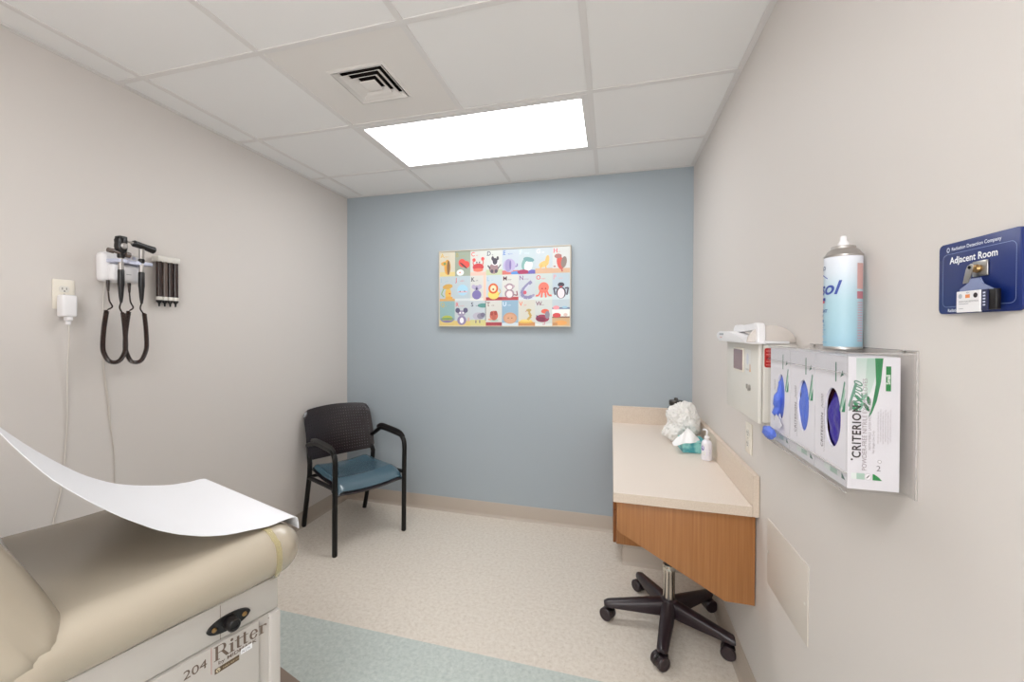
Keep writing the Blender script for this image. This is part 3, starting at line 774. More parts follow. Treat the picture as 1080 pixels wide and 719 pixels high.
ox, oz = PX0+w, PZ0+w; W_, H_ = PX1-PX0-2*w, PZ1-PZ0-2*w
M = R @ frame((ox, -.0275, oz), (1, 0, 0), (0, 0, 1)); art = Art(M)
cw, chh = W_/8, H_/3
# each cell: background, letter and its colour, ground strip, shapes in cell units (x 0..1, y 0..1; sizes in x units)
cells = [
 ('f3ecd6', 'A', 'd9b24c', ('f0dd9a', .18), [('e', .5, .45, .18, .42, 'dca24e'), ('e', .38, .62, .26, .13, 'e0a855'), ('e', .56, .42, .09, .4, '8a6a4c'), ('e', .34, .62, .07, .08, '7f9a63')]),
 ('b3bfae', 'B', 'a7a06a', ('aab5a5', .1), [('e', .48, .62, .20, .24, 'e2564f', 35), ('e', .72, .55, .17, .20, 'e2564f', 35), ('e', .55, .50, .26, .05, '6d3c40', -40), ('e', .36, .17, .2, .17, 'e9efe8'), ('e', .34, .17, .04, .05, 'd98a80')]),
 ('eef0ea', 'C', 'e04c48', ('f2cfc0', .14), [('l', [(.26, .42), (.2, .62), (.28, .78)], .05, 'd65350'), ('l', [(.72, .42), (.8, .62), (.72, .8)], .05, 'd65350'), ('e', .26, .74, .09, .1, 'e0605c'), ('e', .76, .78, .09, .1, 'e0605c'), ('e', .5, .4, .3, .2, 'c9484c'), ('e', .5, .26, .27, .1, 'ec7a66'), ('e', .42, .62, .03, .05, '5b3a3a'), ('e', .58, .62, .03, .05, '5b3a3a')]),
 ('eef2ee', 'D', '37405a', ('cfd9b0', .22), [('e', .48, .3, .25, .28, '9c8284'), ('e', .55, .62, .2, .2, 'e8e6e8'), ('e', .55, .64, .13, .18, '4a4752'), ('e', .42, .78, .07, .12, '4a4752'), ('e', .7, .78, .06, .11, '4a4752'), ('l', [(.28, .3), (.14, .46)], .07, '4a4752'), ('l', [(.72, .3), (.88, .48)], .05, '4a4752'), ('e', .38, .18, .08, .1, '5a5260'), ('e', .62, .18, .08, .1, '5a5260')]),
 ('d9e6f0', 'E', '5a7fc0', ('e08078', .16), [('e', .45, .42, .32, .36, 'b3aacb'), ('e', .38, .42, .16, .34, '9d93bd'), ('e', .5, .44, .05, .26, '7d6fa6'), ('l', [(.78, .35), (.9, .4), (.86, .5)], .07, '8f84b4'), ('e', .8, .06, .26, .1, '5b8fd0')]),
 ('d9e8ee', 'F', 'cfe0ea', ('6a62a6', .14), [('e', .5, .45, .27, .38, '7fa8a4', -15), ('e', .58, .38, .2, .3, 'e9efee', -15), ('e', .6, .66, .28, .12, '6f9a9c', -12), ('e', .3, .1, .3, .12, 'a3385e'), ('e', .8, .1, .22, .1, '6a62b0')]),
 ('dde9f0', 'G', 'e6e0e0', ('e0b99a', .2), [('e', .5, .42, .26, .16, 'e9bd74', 20), ('e', .68, .6, .1, .26, 'e9b872', -8), ('l', [(.4, .4), (.3, .2)], .07, 'dfae66'), ('l', [(.6, .38), (.62, .2)], .07, 'dfae66')]),
 ('eef0ee', 'H', 'dc5a66', ('e0b99a', .18), [('e', .46, .46, .17, .36, 'd4594f', 12), ('e', .34, .76, .18, .12, 'a8716c'), ('e', .64, .48, .14, .3, '8b7a72', -10), ('l', [(.5, .3), (.56, .06)], .08, 'c0625a'), ('e', .16, .3, .06, .03, 'a05050')]),
 ('d6e4ea', 'I', '98b8c8', ('e9b878', .10), [('e', .55, .36, .17, .32, 'e2b95e'), ('e', .52, .7, .28, .14, 'cfa457', 8), ('l', [(.28, .6), (.14, .34), (.3, .2)], .06, '8fae7a'), ('e', .64, .36, .05, .04, 'd55240'), ('e', .6, .16, .22, .08, 'e0aa50')]),
 ('d4e6ee', 'J', 'dd5b58', ('e3eaec', .1), [('e', .5, .52, .3, .3, 'a5cfe2'), ('r', .2, .4, .8, .5, 'a5cfe2'), ('r', .2, .34, .8, .39, 'e2aeb4'), ('e', .35, .46, .03, .03, '31506a'), ('e', .62, .46, .03, .03, '31506a')]),
 ('f0f0ea', 'K', '3d4552', ('f0f0ea', .1), [('r', .84, 0, 1, 1, 'edc3b0'), ('e', .42, .28, .25, .25, '8076ae'), ('e', .42, .6, .16, .14, 'a49cbc'), ('e', .24, .66, .11, .12, 'b4acc6'), ('e', .6, .66, .11, .12, 'b4acc6'), ('e', .42, .57, .05, .08, '4a4668')]),
 ('dcebf2', 'L', '8fb4cc', ('b8434a', .13), [('e', .48, .28, .3, .26, 'e8d070'), ('e', .46, .56, .26, .28, 'd5663a'), ('e', .46, .56, .16, .18, 'f3d6b2'), ('e', .46, .52, .05, .05, '8a4636'), ('l', [(.74, .25), (.88, .4), (.8, .55)], .04, 'caa755')]),
 ('f1f1ec', 'M', '5b3440', ('c65358', .13), [('l', [(.7, .25), (.9, .22), (.86, .42)], .06, '8d5160'), ('e', .46, .3, .25, .24, '9b8893'), ('e', .46, .28, .16, .18, 'f0dada'), ('e', .46, .62, .22, .18, '9b8893'), ('e', .46, .6, .14, .12, 'f0dada'), ('e', .24, .64, .07, .07, 'b39ea6'), ('e', .68, .64, .07, .07, 'b39ea6')]),
 ('e0e8ee', 'N', '8b6590', ('e0e8ee', .1), [('l', [(.76, .84), (.5, .66), (.28, .46), (.22, .28), (.34, .14), (.56, .1), (.78, .16)], .17, '8b87ac'), ('l', [(.64, .7), (.42, .5), (.36, .34), (.44, .2)], .08, 'c3c6d4'), ('e', .4, .34, .09, .1, 'cc5f72'), ('e', .84, .2, .09, .06, '9a94b4', 40)]),
 ('dfece8', 'O', 'd8505a', ('dfece8', .1), [('e', .5, .55, .26, .28, 'ea7a68'), ('l', [(.34, .4), (.24, .2), (.08, .18)], .09, 'e8705e'), ('l', [(.42, .36), (.38, .1)], .09, 'e8705e'), ('l', [(.58, .36), (.62, .1)], .09, 'e8705e'), ('l', [(.66, .4), (.76, .2), (.92, .18)], .09, 'e8705e'), ('e', .42, .5, .04, .04, 'b03c3c'), ('e', .6, .5, .04, .04, 'b03c3c')]),
 ('cfe2ee', 'P', 'dd9aa0', ('dbe8ee', .2), [('e', .5, .3, .24, .3, '4a4450'), ('e', .5, .28, .17, .26, 'efdde2'), ('e', .5, .66, .16, .12, '4a4450'), ('l', [(.3, .5), (.12, .52), (.2, .2)], .08, '56505e'), ('l', [(.7, .5), (.88, .52), (.8, .2)], .08, '56505e'), ('e', .5, .72, .12, .05, '3c3844'), ('e', .5, .57, .08, .03, 'cf4f5c')]),
 ('a9d0d2', 'Q', 'c8b568', ('ecd488', .24), [('e', .5, .3, .38, .18, '8b90a0'), ('e', .5, .36, .3, .16, 'b0b857'), ('e', .5, .34, .34, .05, '6f9a70'), ('e', .5, .22, .26, .06, '8a7aa0')]),
 ('dfe8ec', 'R', 'dd6d70', ('f0d688', .2), [('e', .46, .26, .25, .26, '8f83a8'), ('e', .46, .26, .11, .16, 'f0edf0'), ('e', .44, .6, .22, .16, '9e93ae'), ('e', .22, .74, .13, .14, '5f5a78'), ('e', .68, .74, .13, .14, '5f5a78'), ('e', .36, .62, .05, .05, 'f2f2f2'), ('e', .54, .62, .05, .05, 'f2f2f2'), ('e', .86, .3, .06, .12, 'd8b0a0')]),
 ('dfe9f0', 'S', '474c60', ('e5dd98', .24), [('e', .52, .46, .3, .2, 'b9b5c2'), ('e', .66, .46, .2, .16, '8f8b9c'), ('e', .78, .52, .12, .12, '77748a'), ('e', .38, .2, .03, .1, '6f6b7c'), ('e', .6, .2, .03, .1, '6f6b7c'), ('e', .8, .96, .3, .12, '5f9690'), ('r', .96, .2, 1, 1, '555f5a')]),
 ('f3f2ec', 'T', '6b3a40', ('b9525a', .14), [('e', .5, .26, .24, .06, '9fc4b4'), ('e', .5, .48, .22, .26, 'c96f5e'), ('e', .38, .58, .09, .12, 'a44c44'), ('e', .6, .6, .09, .12, 'a44c44'), ('e', .5, .4, .1, .14, 'b86456'), ('e', .28, .3, .1, .05, 'e09a80')]),
 ('a8cce6', 'U', 'd8e6f0', ('dce8f0', .12), [('e', .5, .36, .36, .30, 'c79a7c'), ('e', .5, .34, .28, .24, 'd2a182'), ('e', .4, .36, .03, .03, '8a5a48'), ('e', .6, .36, .03, .03, '8a5a48')]),
 ('f1efe2', 'V', 'e26a4a', ('d99a62', .14), [('e', .45, .18, .38, .07, 'e0b95a'), ('e', .48, .25, .3, .06, 'ecd07c'), ('l', [(.55, .28), (.74, .44), (.62, .62), (.66, .74)], .12, 'c9a860'), ('e', .62, .72, .13, .07, 'b9a468'), ('l', [(.5, .68), (.44, .66)], .03, 'c34a3c')]),
 ('eaf0ec', 'W', '7a3f5c', ('eaf0ec', .1), [('e', .44, .34, .34, .2, '9a3a56'), ('e', .36, .3, .22, .12, '7c2e48'), ('e', .58, .66, .2, .12, 'e0664f'), ('e', .7, .5, .12, .2, '8c8390'), ('l', [(.56, .18), (.56, .07), (.44, .07)], .04, 'cf8a94'), ('l', [(.12, .48), (.2, .36)], .05, '5b3a62')]),
 ('d8e6ee', '', 'dd7a8a', ('e0b98a', .3), [('r', 0, .64, 1, .7, '6c7898'), ('e', .25, .82, .16, .1, 'ee9aa0'), ('e', .7, .84, .14, .06, '9ac0d4'), ('r', 0, .3, 1, .36, '8a6a58'), ('r', 0, .36, 1, .62, 'e8ebe6'), ('e', .28, .48, .2, .12, 'd04a4a'), ('e', .74, .5, .1, .08, 'd9bdb4'), ('e', .5, .14, .3, .12, 'e5a45c'), ('r', .04, .02, .3, .12, 'c08a5c')]),
]
words = ['lligator', 'utterfly', 'rab', 'og', 'lephant', 'lamingo', 'iraffe', 'en', 'guana', 'ellyfish', 'oala', 'ion', 'onkey', 'arwhal', 'ctopus', 'enguin', 'uail', 'accoon', 'heep', 'urtle', 'rchin', 'iper', 'alrus', '']
def serif_letter(art, L, x, y, h, c):
    """heavier initial with slab feet"""
    art.text(L, x, y, h*1.35, c, bold=.0006, sx=.95)
    feet = {'A': (0, .62), 'D': (.02,), 'K': (.02, .5), 'E': (.02,), 'H': (.02, .56), 'I': (.02,), 'P': (.02,), 'R': (.02, .5), 'T': (.25,), 'L': (.02,), 'F': (.02,), 'B': (.02,)}
    for fx in feet.get(L, ()): art.rect(x+h*(fx*1.2-.05), y-h*.01, x+h*(fx*1.2+.32), y+h*.09, c)
def dim(h, k=.93): return ''.join('%02x' % int(int(h[i:i+2], 16)*k) for i in (0, 2, 4))
for i, (bg, L, lc, (gc, gh), shapes) in enumerate(cells):
    bg = dim(bg, .86); gc = dim(gc, .92)
    cx_, cy_ = (i % 8)*cw, (2-i//8)*chh
    art.rect(cx_, cy_, cx_+cw, cy_+chh, bg)
    art.rect(cx_, cy_, cx_+cw, cy_+chh*gh, gc)
    for s in shapes:
        if s[0] == 'e': art.ell(cx_+((s[1]-.5)*1.1+.5)*cw, cy_+s[2]*chh*.84, s[3]*cw*1.18, s[4]*cw*1.12, s[5], s[6] if len(s) > 6 else 0, n=18)
        elif s[0] == 'r': art.rect(cx_+s[1]*cw, cy_+s[2]*chh, cx_+s[3]*cw, cy_+s[4]*chh, s[5])
        else: art.line([(cx_+((p[0]-.5)*1.1+.5)*cw, cy_+p[1]*chh*.84) for p in s[1]], s[2]*cw*1.15, s[3])
    if L:
        serif_letter(art, L, cx_+.006, cy_+chh-.042, .032, lc)
        art.text(words[i], cx_+.042, cy_+chh-.040, .013, lc, sx=.9)
art.done('printed_artwork', pc)

# ================================================================== right wall: access panel
t = thing('access_panel', 'flat painted access panel screwed low on the right wall', 'wall panel', (XR, -1.54, .65))
bm = B(); prism(bm, [(-.150, -.108), (.150, -.108), (.150, .108), (-.150, .108)], (.0006, 0, 0), (0, 1, 0), (0, 0, 1), (-1, 0, 0), .004, bev=.0012); obj('plate', bm, PANELM, t)
for y, z in ((-.138, .0), (.138, .0)):
    bm = B(); lathe(bm, [(.004, 0), (.004, .001), (.002, .002)], n=12, M=Matrix.Translation((-.004, y, z)) @ Matrix.Rotation(-PI/2, 4, 'Y')); obj('screw', bm, OFFW, t)

# sharps container cabinet
t = thing('sharps_cabinet', 'cream lockable sharps cabinet with red side label on right wall', 'sharps cabinet', (XR, -1.441, 1.23))
bm = B(); box(bm, (-.088, -.170, -.114), (0, .170, .114), .006, 3); obj('body', bm, OFFW, t)
bm = B(); box(bm, (-.100, -.170, -.116), (-.089, .170, .116), .004, 3); dd = obj('door', bm, OFFW, t)
bm = B(); box(bm, (-.1025, -.032, .020), (-.0995, .078, .098), .0015, 2); obj('pane_frame', bm, IVORY, dd)
bm = B(); box(bm, (-.1035, -.026, .026), (-.1022, .072, .092)); obj('window', bm, SMOKE, dd)
bm = B(); M = Matrix.Translation((-.100, -.095, -.021)) @ Matrix.Rotation(-PI/2, 4, 'Y'); lathe(bm, [(.009, 0), (.009, .003), (.006, .005)], n=18, M=M)
box(bm, (-.107, -.096, -.030), (-.104, -.094, -.014)); box(bm, (-.104, -.075, -.026), (-.1, -.069, -.012)); obj('lock', bm, STEEL, dd)
art = Art(frame((-.1003, -.05, .05), (0, -1, 0), (0, 0, 1)))
art.rect(.0, -.030, .055, .045, 'e2e0dc'); art.ell(.022, .015, .012, .018, 'd2d4dc'); art.poly([(.04, -.022), (.054, -.022), (.047, -.002)], 'dfa860'); art.ell(.047, -.006, .003, .009, 'c08248'); art.text('SHARPS', .004, -.020, .009, '9a9a9a')
art.done('sticker', dd)
art = Art(frame((-.0845, -.1702, .060), (1, 0, 0), (0, 0, 1)))
P = []
for cx_, cy_, a0 in ((.022, .038, 0), (.006, .038, 90), (.006, -.006, 180), (.022, -.006, 270)):
    for k in range(5): a = math.radians(a0+22.5*k); P.append((cx_+.006*math.cos(a), cy_+.006*math.sin(a)))
art.poly(P, 'b8201f')
for z in (-.006, .004, .014, .024, .034): art.rect(.004, z, .024, z+.003, 'e07a70' if z != .014 else '7c1414')
art.done('red_label', t)
# white drop lid standing up from the cabinet
t = thing('sharps_container_lid', 'white plastic hinged lid and handle on top of cream sharps cabinet', 'container lid', (XR-.05, -1.44, 1.346))
bm = B()
prism(bm, [(-.168, 0), (-.165, .052), (-.158, .060), (-.135, .062), (-.02, .051), (.045, .058), (.068, .056), (.082, .046), (.092, 0), (.066, 0), (.060, .030), (.050, .036), (-.02, .034), (-.118, .044), (-.132, .038), (-.138, 0)], (-.052, 0, 0), (0, 1, 0), (0, 0, 1), (1, 0, 0), .022, bev=.004)
obj('handle', bm, WHITEP, t)
bm = B(); prism(bm, [(-.20, 0), (.17, 0), (.20, .012), (.21, .024), (.18, .034), (.05, .036), (-.06, .024), (-.12, .006)], (-.078, 0, 0), (0, 1, 0), (0, 0, 1), (1, 0, 0), .045, bev=.003); obj('flap', bm, WHITEP, t)
art = Art(frame((-.0785, .16, .022), (0, -1, 0), (0, 0, 1))); art.rect(0, 0, .06, .006, '9aa0a6'); art.rect(.01, -.010, .04, -.006, 'd8b0a8'); art.done('flap_marking', t)
bm = B(); box(bm, (-.035, -.168, 0), (.03, .10, .008), .003, 2); obj('lid_base', bm, WHITEP, t)
bm = B(); P = [(.062*math.cos(PI*k/14), .050*math.sin(PI*k/14)) for k in range(15)]
prism(bm, P, (-.012, -.155, .004), (1, 0, 0), (0, 0, 1), (0, 1, 0), .012, bev=.002); obj('side_disc', bm, mat('translucent_grey', 'cdc5be', .4), t)

# ================================================================== glove boxes in acrylic holder
GY0, GY1, GZ0, GZ1, GX0 = -2.085, -1.700, 1.100, 1.338, XR-.097
gh_ = thing('acrylic_glove_holder', 'clear acrylic wall holder carrying three glove boxes', 'glove box holder', (XR, (GY0+GY1)/2, GZ0))
R = rel(gh_)
bm = B(); e = .003
box(bm, (XR-.004, GY0-.010, GZ0-.008), (XR+.0005, GY1+.010, GZ1+.012), M=R)         # back
box(bm, (GX0-.004, GY0-.004, GZ0-.006), (XR-.004, GY1+.004, GZ0-.003), M=R)         # bottom
box(bm, (GX0-.004, GY0-.004, GZ1+.003), (XR-.004, GY1+.004, GZ1+.006), M=R)         # top
box(bm, (GX0-.006, GY0-.004, GZ0-.006), (GX0-.003, GY1+.004, GZ0+.028), M=R)        # front lip
box(bm, (GX0-.006, GY0-.004, GZ1-.030), (GX0-.003, GY1+.004, GZ1+.006), M=R)        # front top strip
obj('shell', bm, ACRYL, gh_)
bm = B()
for y in (GY0-.004, GY1+.002):
    bm = B(); box(bm, (GX0-.004, y, GZ0-.003), (XR-.004, y+.002, GZ1+.003), M=R); obj('end_panel', bm, ACRYL, gh_)
bm = B()
for z in (GZ1-.031, GZ0+.028): box(bm, (GX0-.0062, GY0-.004, z), (GX0-.003, GY1+.004, z+.0012), M=R)
for z in (GZ1+.006, GZ0-.007): box(bm, (GX0-.006, GY0-.005, z), (GX0-.0045, GY1+.004, z+.0015), M=R)
box(bm, (GX0-.006, GY0-.006, GZ1+.006), (XR-.004, GY0-.004, GZ1+.0075), M=R); box(bm, (XR-.004, GY0-.011, GZ0-.008), (XR-.001, GY0-.0095, GZ1+.012), M=R)
box(bm, (XR-.004, GY0-.011, GZ1+.011), (XR-.001, GY1+.01, GZ1+.0125), M=R)
obj('edge', bm, ACRYLEDGE, gh_)
for y in (GY0+.02, GY1-.02):
    bm = B(); lathe(bm, [(.003, 0), (.004, .002), (.002, .003)], n=10, M=R @ Matrix.Translation((XR-.004, y, GZ1+.009)) @ Matrix.Rotation(-PI/2, 4, 'Y')); obj('screw', bm, STEEL, gh_)
bw = (GY1-GY0)/3
GREEN = '1f7a45'
def glove_box(k, label, inner, innermat):
    y1 = GY1 - bw*k - .001; y0 = y1 - bw + .002
    t = thing('glove_box', label, 'glove box', (GX0, (y0+y1)/2, GZ0), 0, 'glove boxes in the clear wall holder')
    R = rel(t); dep = .077; yc = (y0+y1)/2-.008; zc = 1.218; ra, rb = (.024, .028, .031)[k], .057
    bm = B()
    # front face with the oval opening, then the sides
    N = 32; X = GX0
    def sq(a):  # point on the rectangle outline in direction a
        cx_, cz_ = math.cos(a), math.sin(a)
        hy = (y1-yc) if cx_ > 0 else (yc-y0)
        tt = min(hy/abs(cx_) if abs(cx_) > 1e-6 else 9e9, ((GZ1-zc) if cz_ > 0 else (zc-GZ0))/abs(cz_) if abs(cz_) > 1e-6 else 9e9)
        return (yc+cx_*tt, zc+cz_*tt)
    angs = sorted([2*PI*q/N for q in range(N)] + [math.atan2(dz, dy) % (2*PI) for dy in (y0-yc, y1-yc) for dz in (GZ0-zc, GZ1-zc)])
    inn = [bm.verts.new((X, yc+ra*math.cos(a), zc+rb*math.sin(a))) for a in angs]
    inb = [bm.verts.new((X+.004, yc+ra*math.cos(a), zc+rb*math.sin(a))) for a in angs]
    out = [bm.verts.new((X, *sq(a))) for a in angs]; outb = [bm.verts.new((X+dep, *sq(a))) for a in angs]
    n = len(angs)
    for q in range(n):
        r_ = (q+1) % n
        bm.faces.new((inn[q], inn[r_], out[r_], out[q])); bm.faces.new((out[q], out[r_], outb[r_], outb[q])); bm.faces.new((inn[q], inb[q], inb[r_], inn[r_]))
    bm.faces.new(outb)
    bmesh.ops.recalc_face_normals(bm, faces=bm.faces[:]); bm.transform(R); obj('carton', bm, CARD, t)
    # gloves inside: crumpled surface behind the opening
    bm = B()
    def gf(u, v):
        y = yc+(u-.5)*2*ra*1.25; z = zc+(v-.5)*2*rb*1.15
        rr = ((u-.5)*2)**2+((v-.5)*2)**2
        p = Vector((X+.004+inner*.004+.012*max(0, rr-.8)-.004*max(0, 1-rr)+.004*noise.noise(Vector((y*60, z*34, k))) + (.03*max(0, v-.62) if k == 2 else 0), y, z)); return R @ p
    grid(bm, gf, 14, 22); obj('gloves', bm, innermat, t, ang=80)
    bm = B(); grid(bm, lambda u, v: R @ Vector((X+.0135, yc+(u-.5)*2*ra*1.6, zc+(v-.5)*2*rb*1.25)), 1, 1); obj('liner', bm, SHADEDCARD, t)
    # print on the front
    M = R @ frame((X, yc, 0), (0, -1, 0), (0, 0, 1)); a = Art(M); hw = (y1-y0)/2
    a.rect(.010, 1.288, .0145, 1.325, '55806d'); a.poly([(.028, 1.298), (.040, 1.303), (.036, 1.312)], '56756a')
    a.poly([(.026, 1.236), (.0295, 1.234), (.046, 1.290), (.042, 1.292)], '5f927a')
    a.poly([(.034, 1.234), (.046, 1.236), (.047, 1.262)], '3f8f68'); a.poly([(.033, 1.245), (.038, 1.240), (.046, 1.275), (.044, 1.280)], 'a9cdb9')
    mv = M @ Matrix.Translation((-.036, 1.150, 0)) @ Matrix.Rotation(PI/2, 4, 'Z')
    s_ = Art(mv); s_.k = 6
    s_.text('CRITERION', 0, 0, .0125, '6a6064', bold=.0002, space=1.1); s_.text('N200', .078, 0, .012, '8a8488', shear=.4)
    s_.text('POWDER-FREE NITRILE EXAM GLOVES', -.008, -.007, .0052, '9d9599'); s_.done('side_lettering', t); a.done('front_print', t)
    a = Art(M)
    a.rect(-.03, 1.112, .030, 1.122, 'dbe3de'); a.rect(-.006, 1.112, .022, 1.122, 'a9bfb3'); a.ell(.026, 1.117, .006, .006, 'd9d9d9'); a.poly([(.036, 1.112), (.05, 1.112), (.036, 1.123)], '56756a')
    a.done('bottom_print', t)
    return t, R, y0
t0, R0, _ = glove_box(0, 'farthest white glove box in holder, beside sharps cabinet, with glove hanging out', .2, BLUEGLOVE)
bm = B(); y = GY1-.038
tube(bm, smooth_path([(GX0+.004, y-.026, 1.255), (GX0-.003, y-.030, 1.22), (GX0-.002, y-.018, 1.185), (GX0-.004, y-.010, 1.168)], 5), [.006]*5+[.010]*5+[.009]*5+[.005], 10)
for v in bm.verts: v.co += Vector((1, 1, 1))*.004*noise.noise(v.co*80)
bm.transform(R0); obj('pulled_glove', bm, BLUEGLOVE, t0, ang=80)
bm = B(); prism(bm, [(0, 0), (.03, -.012), (.05, .0), (.035, .012), (.012, .022)], (GX0-.006, y-.012, 1.150), (0, -1, 0), (0, 0, 1), (-1, 0, 0), .001); bm.transform(R0); obj('torn_flap', bm, CARD, t0)
glove_box(1, 'middle white glove box in holder showing light blue gloves through oval opening', .5, BLUEGLOVE)
t2_, R2, _ = glove_box(2, 'nearest white glove box in holder with violet opening and black CRITERION lettering on end', .9, PURPLE)
# cuff tuft of blue glove sticking out under the first box
bm = B(); bmesh.ops.create_icosphere(bm, subdivisions=3, radius=1)
for v in bm.verts:
    k = 1+.25*noise.noise(v.co*2.2); v.co = Vector((v.co.x*.011, v.co.y*.034, v.co.z*.0155))*k + Vector((GX0-.019, GY1-.052, 1.122))
t = thing('nitrile_glove', 'bright blue glove bunched at lower far corner of the acrylic holder', 'glove', (GX0-.02, GY1-.05, 1.122))
bm.transform(rel(t)); obj('glove_cuff', bm, BLUEGLOVE, t, ang=80)
# end face print of the nearest box
y0 = GY0+.001
M = R2 @ frame((GX0, y0, GZ0), (1, 0, 0), (0, 0, 1)); a = Art(M)
a.poly([(.012, .165), (.040, .165), (.052, .236), (.012, .236)], 'e6e4e7', 'b7c9c1')
a.poly([(.024, .160), (.034, .175), (.048, .236), (.028, .236)], 'cfdcd5', '9fbcad')
a.poly([(.030, .128), (.036, .150), (.0415, .190), (.040, .236), (.052, .236), (.049, .195), (.043, .160), (.036, .138)], '2c8052', '1d7a43')
for q, (x, z, r) in enumerate(((.012, .152, 25), (.020, .150, -20), (.028, .148, 30), (.016, .163, 40), (.024, .166, -35), (.031, .160, 10), (.008, .146, 60))):
    a.ell(x, z, .0028, .0085, ('2b8a5c', '7fb59a', '1f6f46')[q % 3], r, 12)
a.poly([(-.0, .150), (.004, .150), (.014, .190), (.010, .192)], '6a9a84'); a.poly([(.001, .140), (.006, .142), (.009, .158), (.004, .160)], '8a8f8c')
a.rect(.0560, .178, .0635, .222, '1c7c3c')
a.rect(.006, .018, .024, .029, 'dfe6e2'); a.rect(.014, .018, .026, .029, 'a9c4b6'); a.ell(.031, .0235, .0055, .0065, 'c9c6c9'); a.ell(.031, .0235, .0045, .0052, 'e9e6e9'); a.line([(.029, .021), (.033, .026)], .0016, '4a4a4a')
a.poly([(.038, .018), (.052, .018), (.047, .024), (.040, .029), (.038, .029)], '1d8a45')
a.text('2', .043, .035, .014, '7a7478'); a.ell(.048, .052, .003, .003, 'a49ea2'); a.ell(.048, .052, .0022, .0022, 'e9e6e9')
a.done('end_print', t2_)
mv = M @ Matrix.Translation((0, 0, .0001)) @ Matrix.Rotation(PI/2, 4, 'Z')   # text running upwards; text y = -x
s_ = Art(mv); s_.k = 25
s_.text('CRITERION', .056, -.0195, .0185, '33292a', bold=.00045, sx=.92, space=1.12); s_.ell(.053, -.0065, .0018, .0018, '33292a', n=10)
s_.text('N200', .149, -.0215, .019, '5f8a76', shear=.45, bold=.0002)
s_.text('POWDER-FREE NITRILE EXAM GLOVES', .034, -.0285, .0098, '9c9094', sx=1.0, space=.98)
s_.text('NON-STERILE  LATEX-FREE  TEXTURED', .072, -.0345, .0052, 'a9a0a4'); s_.text('For Single Use Only', .066, -.0400, .005, 'b0a8ac')
for q in range(6): s_.text('exam gloves made of nitrile, keep dry', .084+.004*(q % 2), -.0460-.0036*q, .0036, 'b9b1b5', sx=1.05)
s_.text('Small', .190, -.0620, .0082, 'e9f2ea', bold=.0002)
s_.done('end_lettering', t2_)

# ================================================================== spray can on the holder
CXX, CYY, CZ0 = 2.552, -1.928, GZ1+.0075
t = thing('spray_can', 'blue and white disinfectant spray can standing on the glove box holder', 'spray can', (CXX, CYY, CZ0))
bm = B(); lay = bm.loops.layers.float_color.new('Col'); rr = .0325
lathe(bm, [(rr, .006), (rr, .03), (rr, .06), (rr, .10), (rr, .13), (rr, .16), (rr, .194)], n=64, cap=False)
cols = {.006: '93b9c9', .03: '9cc0ce', .06: 'a2c4d0', .10: 'a9c8d3', .13: 'b8cdd8', .16: 'd0d9e2', 0.194: 'dfe2ea'}
for f in bm.faces:
    for l in f.loops:
        z = min(cols, key=lambda q: abs(q-l.vert.co.z)); l[lay] = (*hexc(cols[z]), 1)
obj('label', bm, PRINT, t)
bm = B(); lathe(bm, [(rr-.002, 0), (rr+.0006, .001), (rr+.0006, .005), (rr-.0005, .007)], n=48)
obj('base_rim', bm, SILVERP, t); bm = B()
lathe(bm, [(rr-.0005, .193), (rr+.0006, .195), (rr+.0006, .198), (rr-.002, .201), (.027, .207), (.021, .212), (.0205, .217), (.0180, .218), (.017, .214), (.004, .214)], n=48); obj('dome', bm, SILVERP, t)
bm = B(); lathe(bm, [(.004, .213), (.0045, .217), (.0095, .218), (.0095, .224), (.0062, .229), (.0058, .238), (.004, .240)], n=24); obj('nozzle', bm, WHITEP, t)
def wrap(bmx, ang0, r):
    for v in bmx.verts:
        a = ang0 + v.co.x/rr; q = r + v.co.z; v.co = Vector((q*math.cos(a), q*math.sin(a), v.co.y))
a = Art(Matrix.Identity(4)); A0 = math.radians(147)     # label centre faces the room; x grows towards the viewer's right
def srect(x0, y0, x1, y1, c, n=8):
    for q in range(n): a.poly([(x0+(x1-x0)*q/n, y0), (x0+(x1-x0)*(q+1)/n, y0), (x0+(x1-x0)*(q+1)/n, y1), (x0+(x1-x0)*q/n, y1)], c, step=(q == 0))
a.text('Lysol', -.033, .116, .040, '3b4f9c', shear=.3, bold=.0007, sx=.98)
for q in range(14):
    x0, x1 = -.028+.056*q/14, -.028+.056*(q+1)/14; f_ = lambda x: .158-.010*(x/.028)**2
    a.poly([(x0, f_(x0)), (x1, f_(x1)), (x1, f_(x1)+.0022), (x0, f_(x0)+.0022)], '3b55a8', step=(q == 0))
srect(-.024, .103, .022, .109, '3a3f8f'); srect(-.024, .098, .019, .103, 'd3415a')
a.text('DISINFECTANT', -.034, .078, .0092, '33518f', bold=.0002); a.text('SPRAY', -.010, .069, .008, '33518f', bold=.0002)
srect(-.004, .057, .016, .063, '3f6ba6')
for q, (x1, z) in enumerate(((.024, .050), (.019, .045), (.026, .040), (.016, .035))): srect(-.008, z, x1-.002, z+.0016, '7fa9c6')
srect(.004, .024, .026, .029, '9cc3d6'); srect(-.01, .014, .028, .0156, '7fb0ca')
a.text('PRO', .000, .168, .012, '4a5a80', bold=.0002)
# back-of-label panel on the wall side
srect(.0802, .125, .0967, .178, 'c9a09c', 5); srect(.0802, .105, .0967, .120, 'b4717c', 5)
for q in range(16): srect(.0812, .018+.0052*q, .0952, .0200+.0052*q, 'c79ca6', 4)
wrap(a.bm, A0, rr+.0006); a.done('label_print', t)

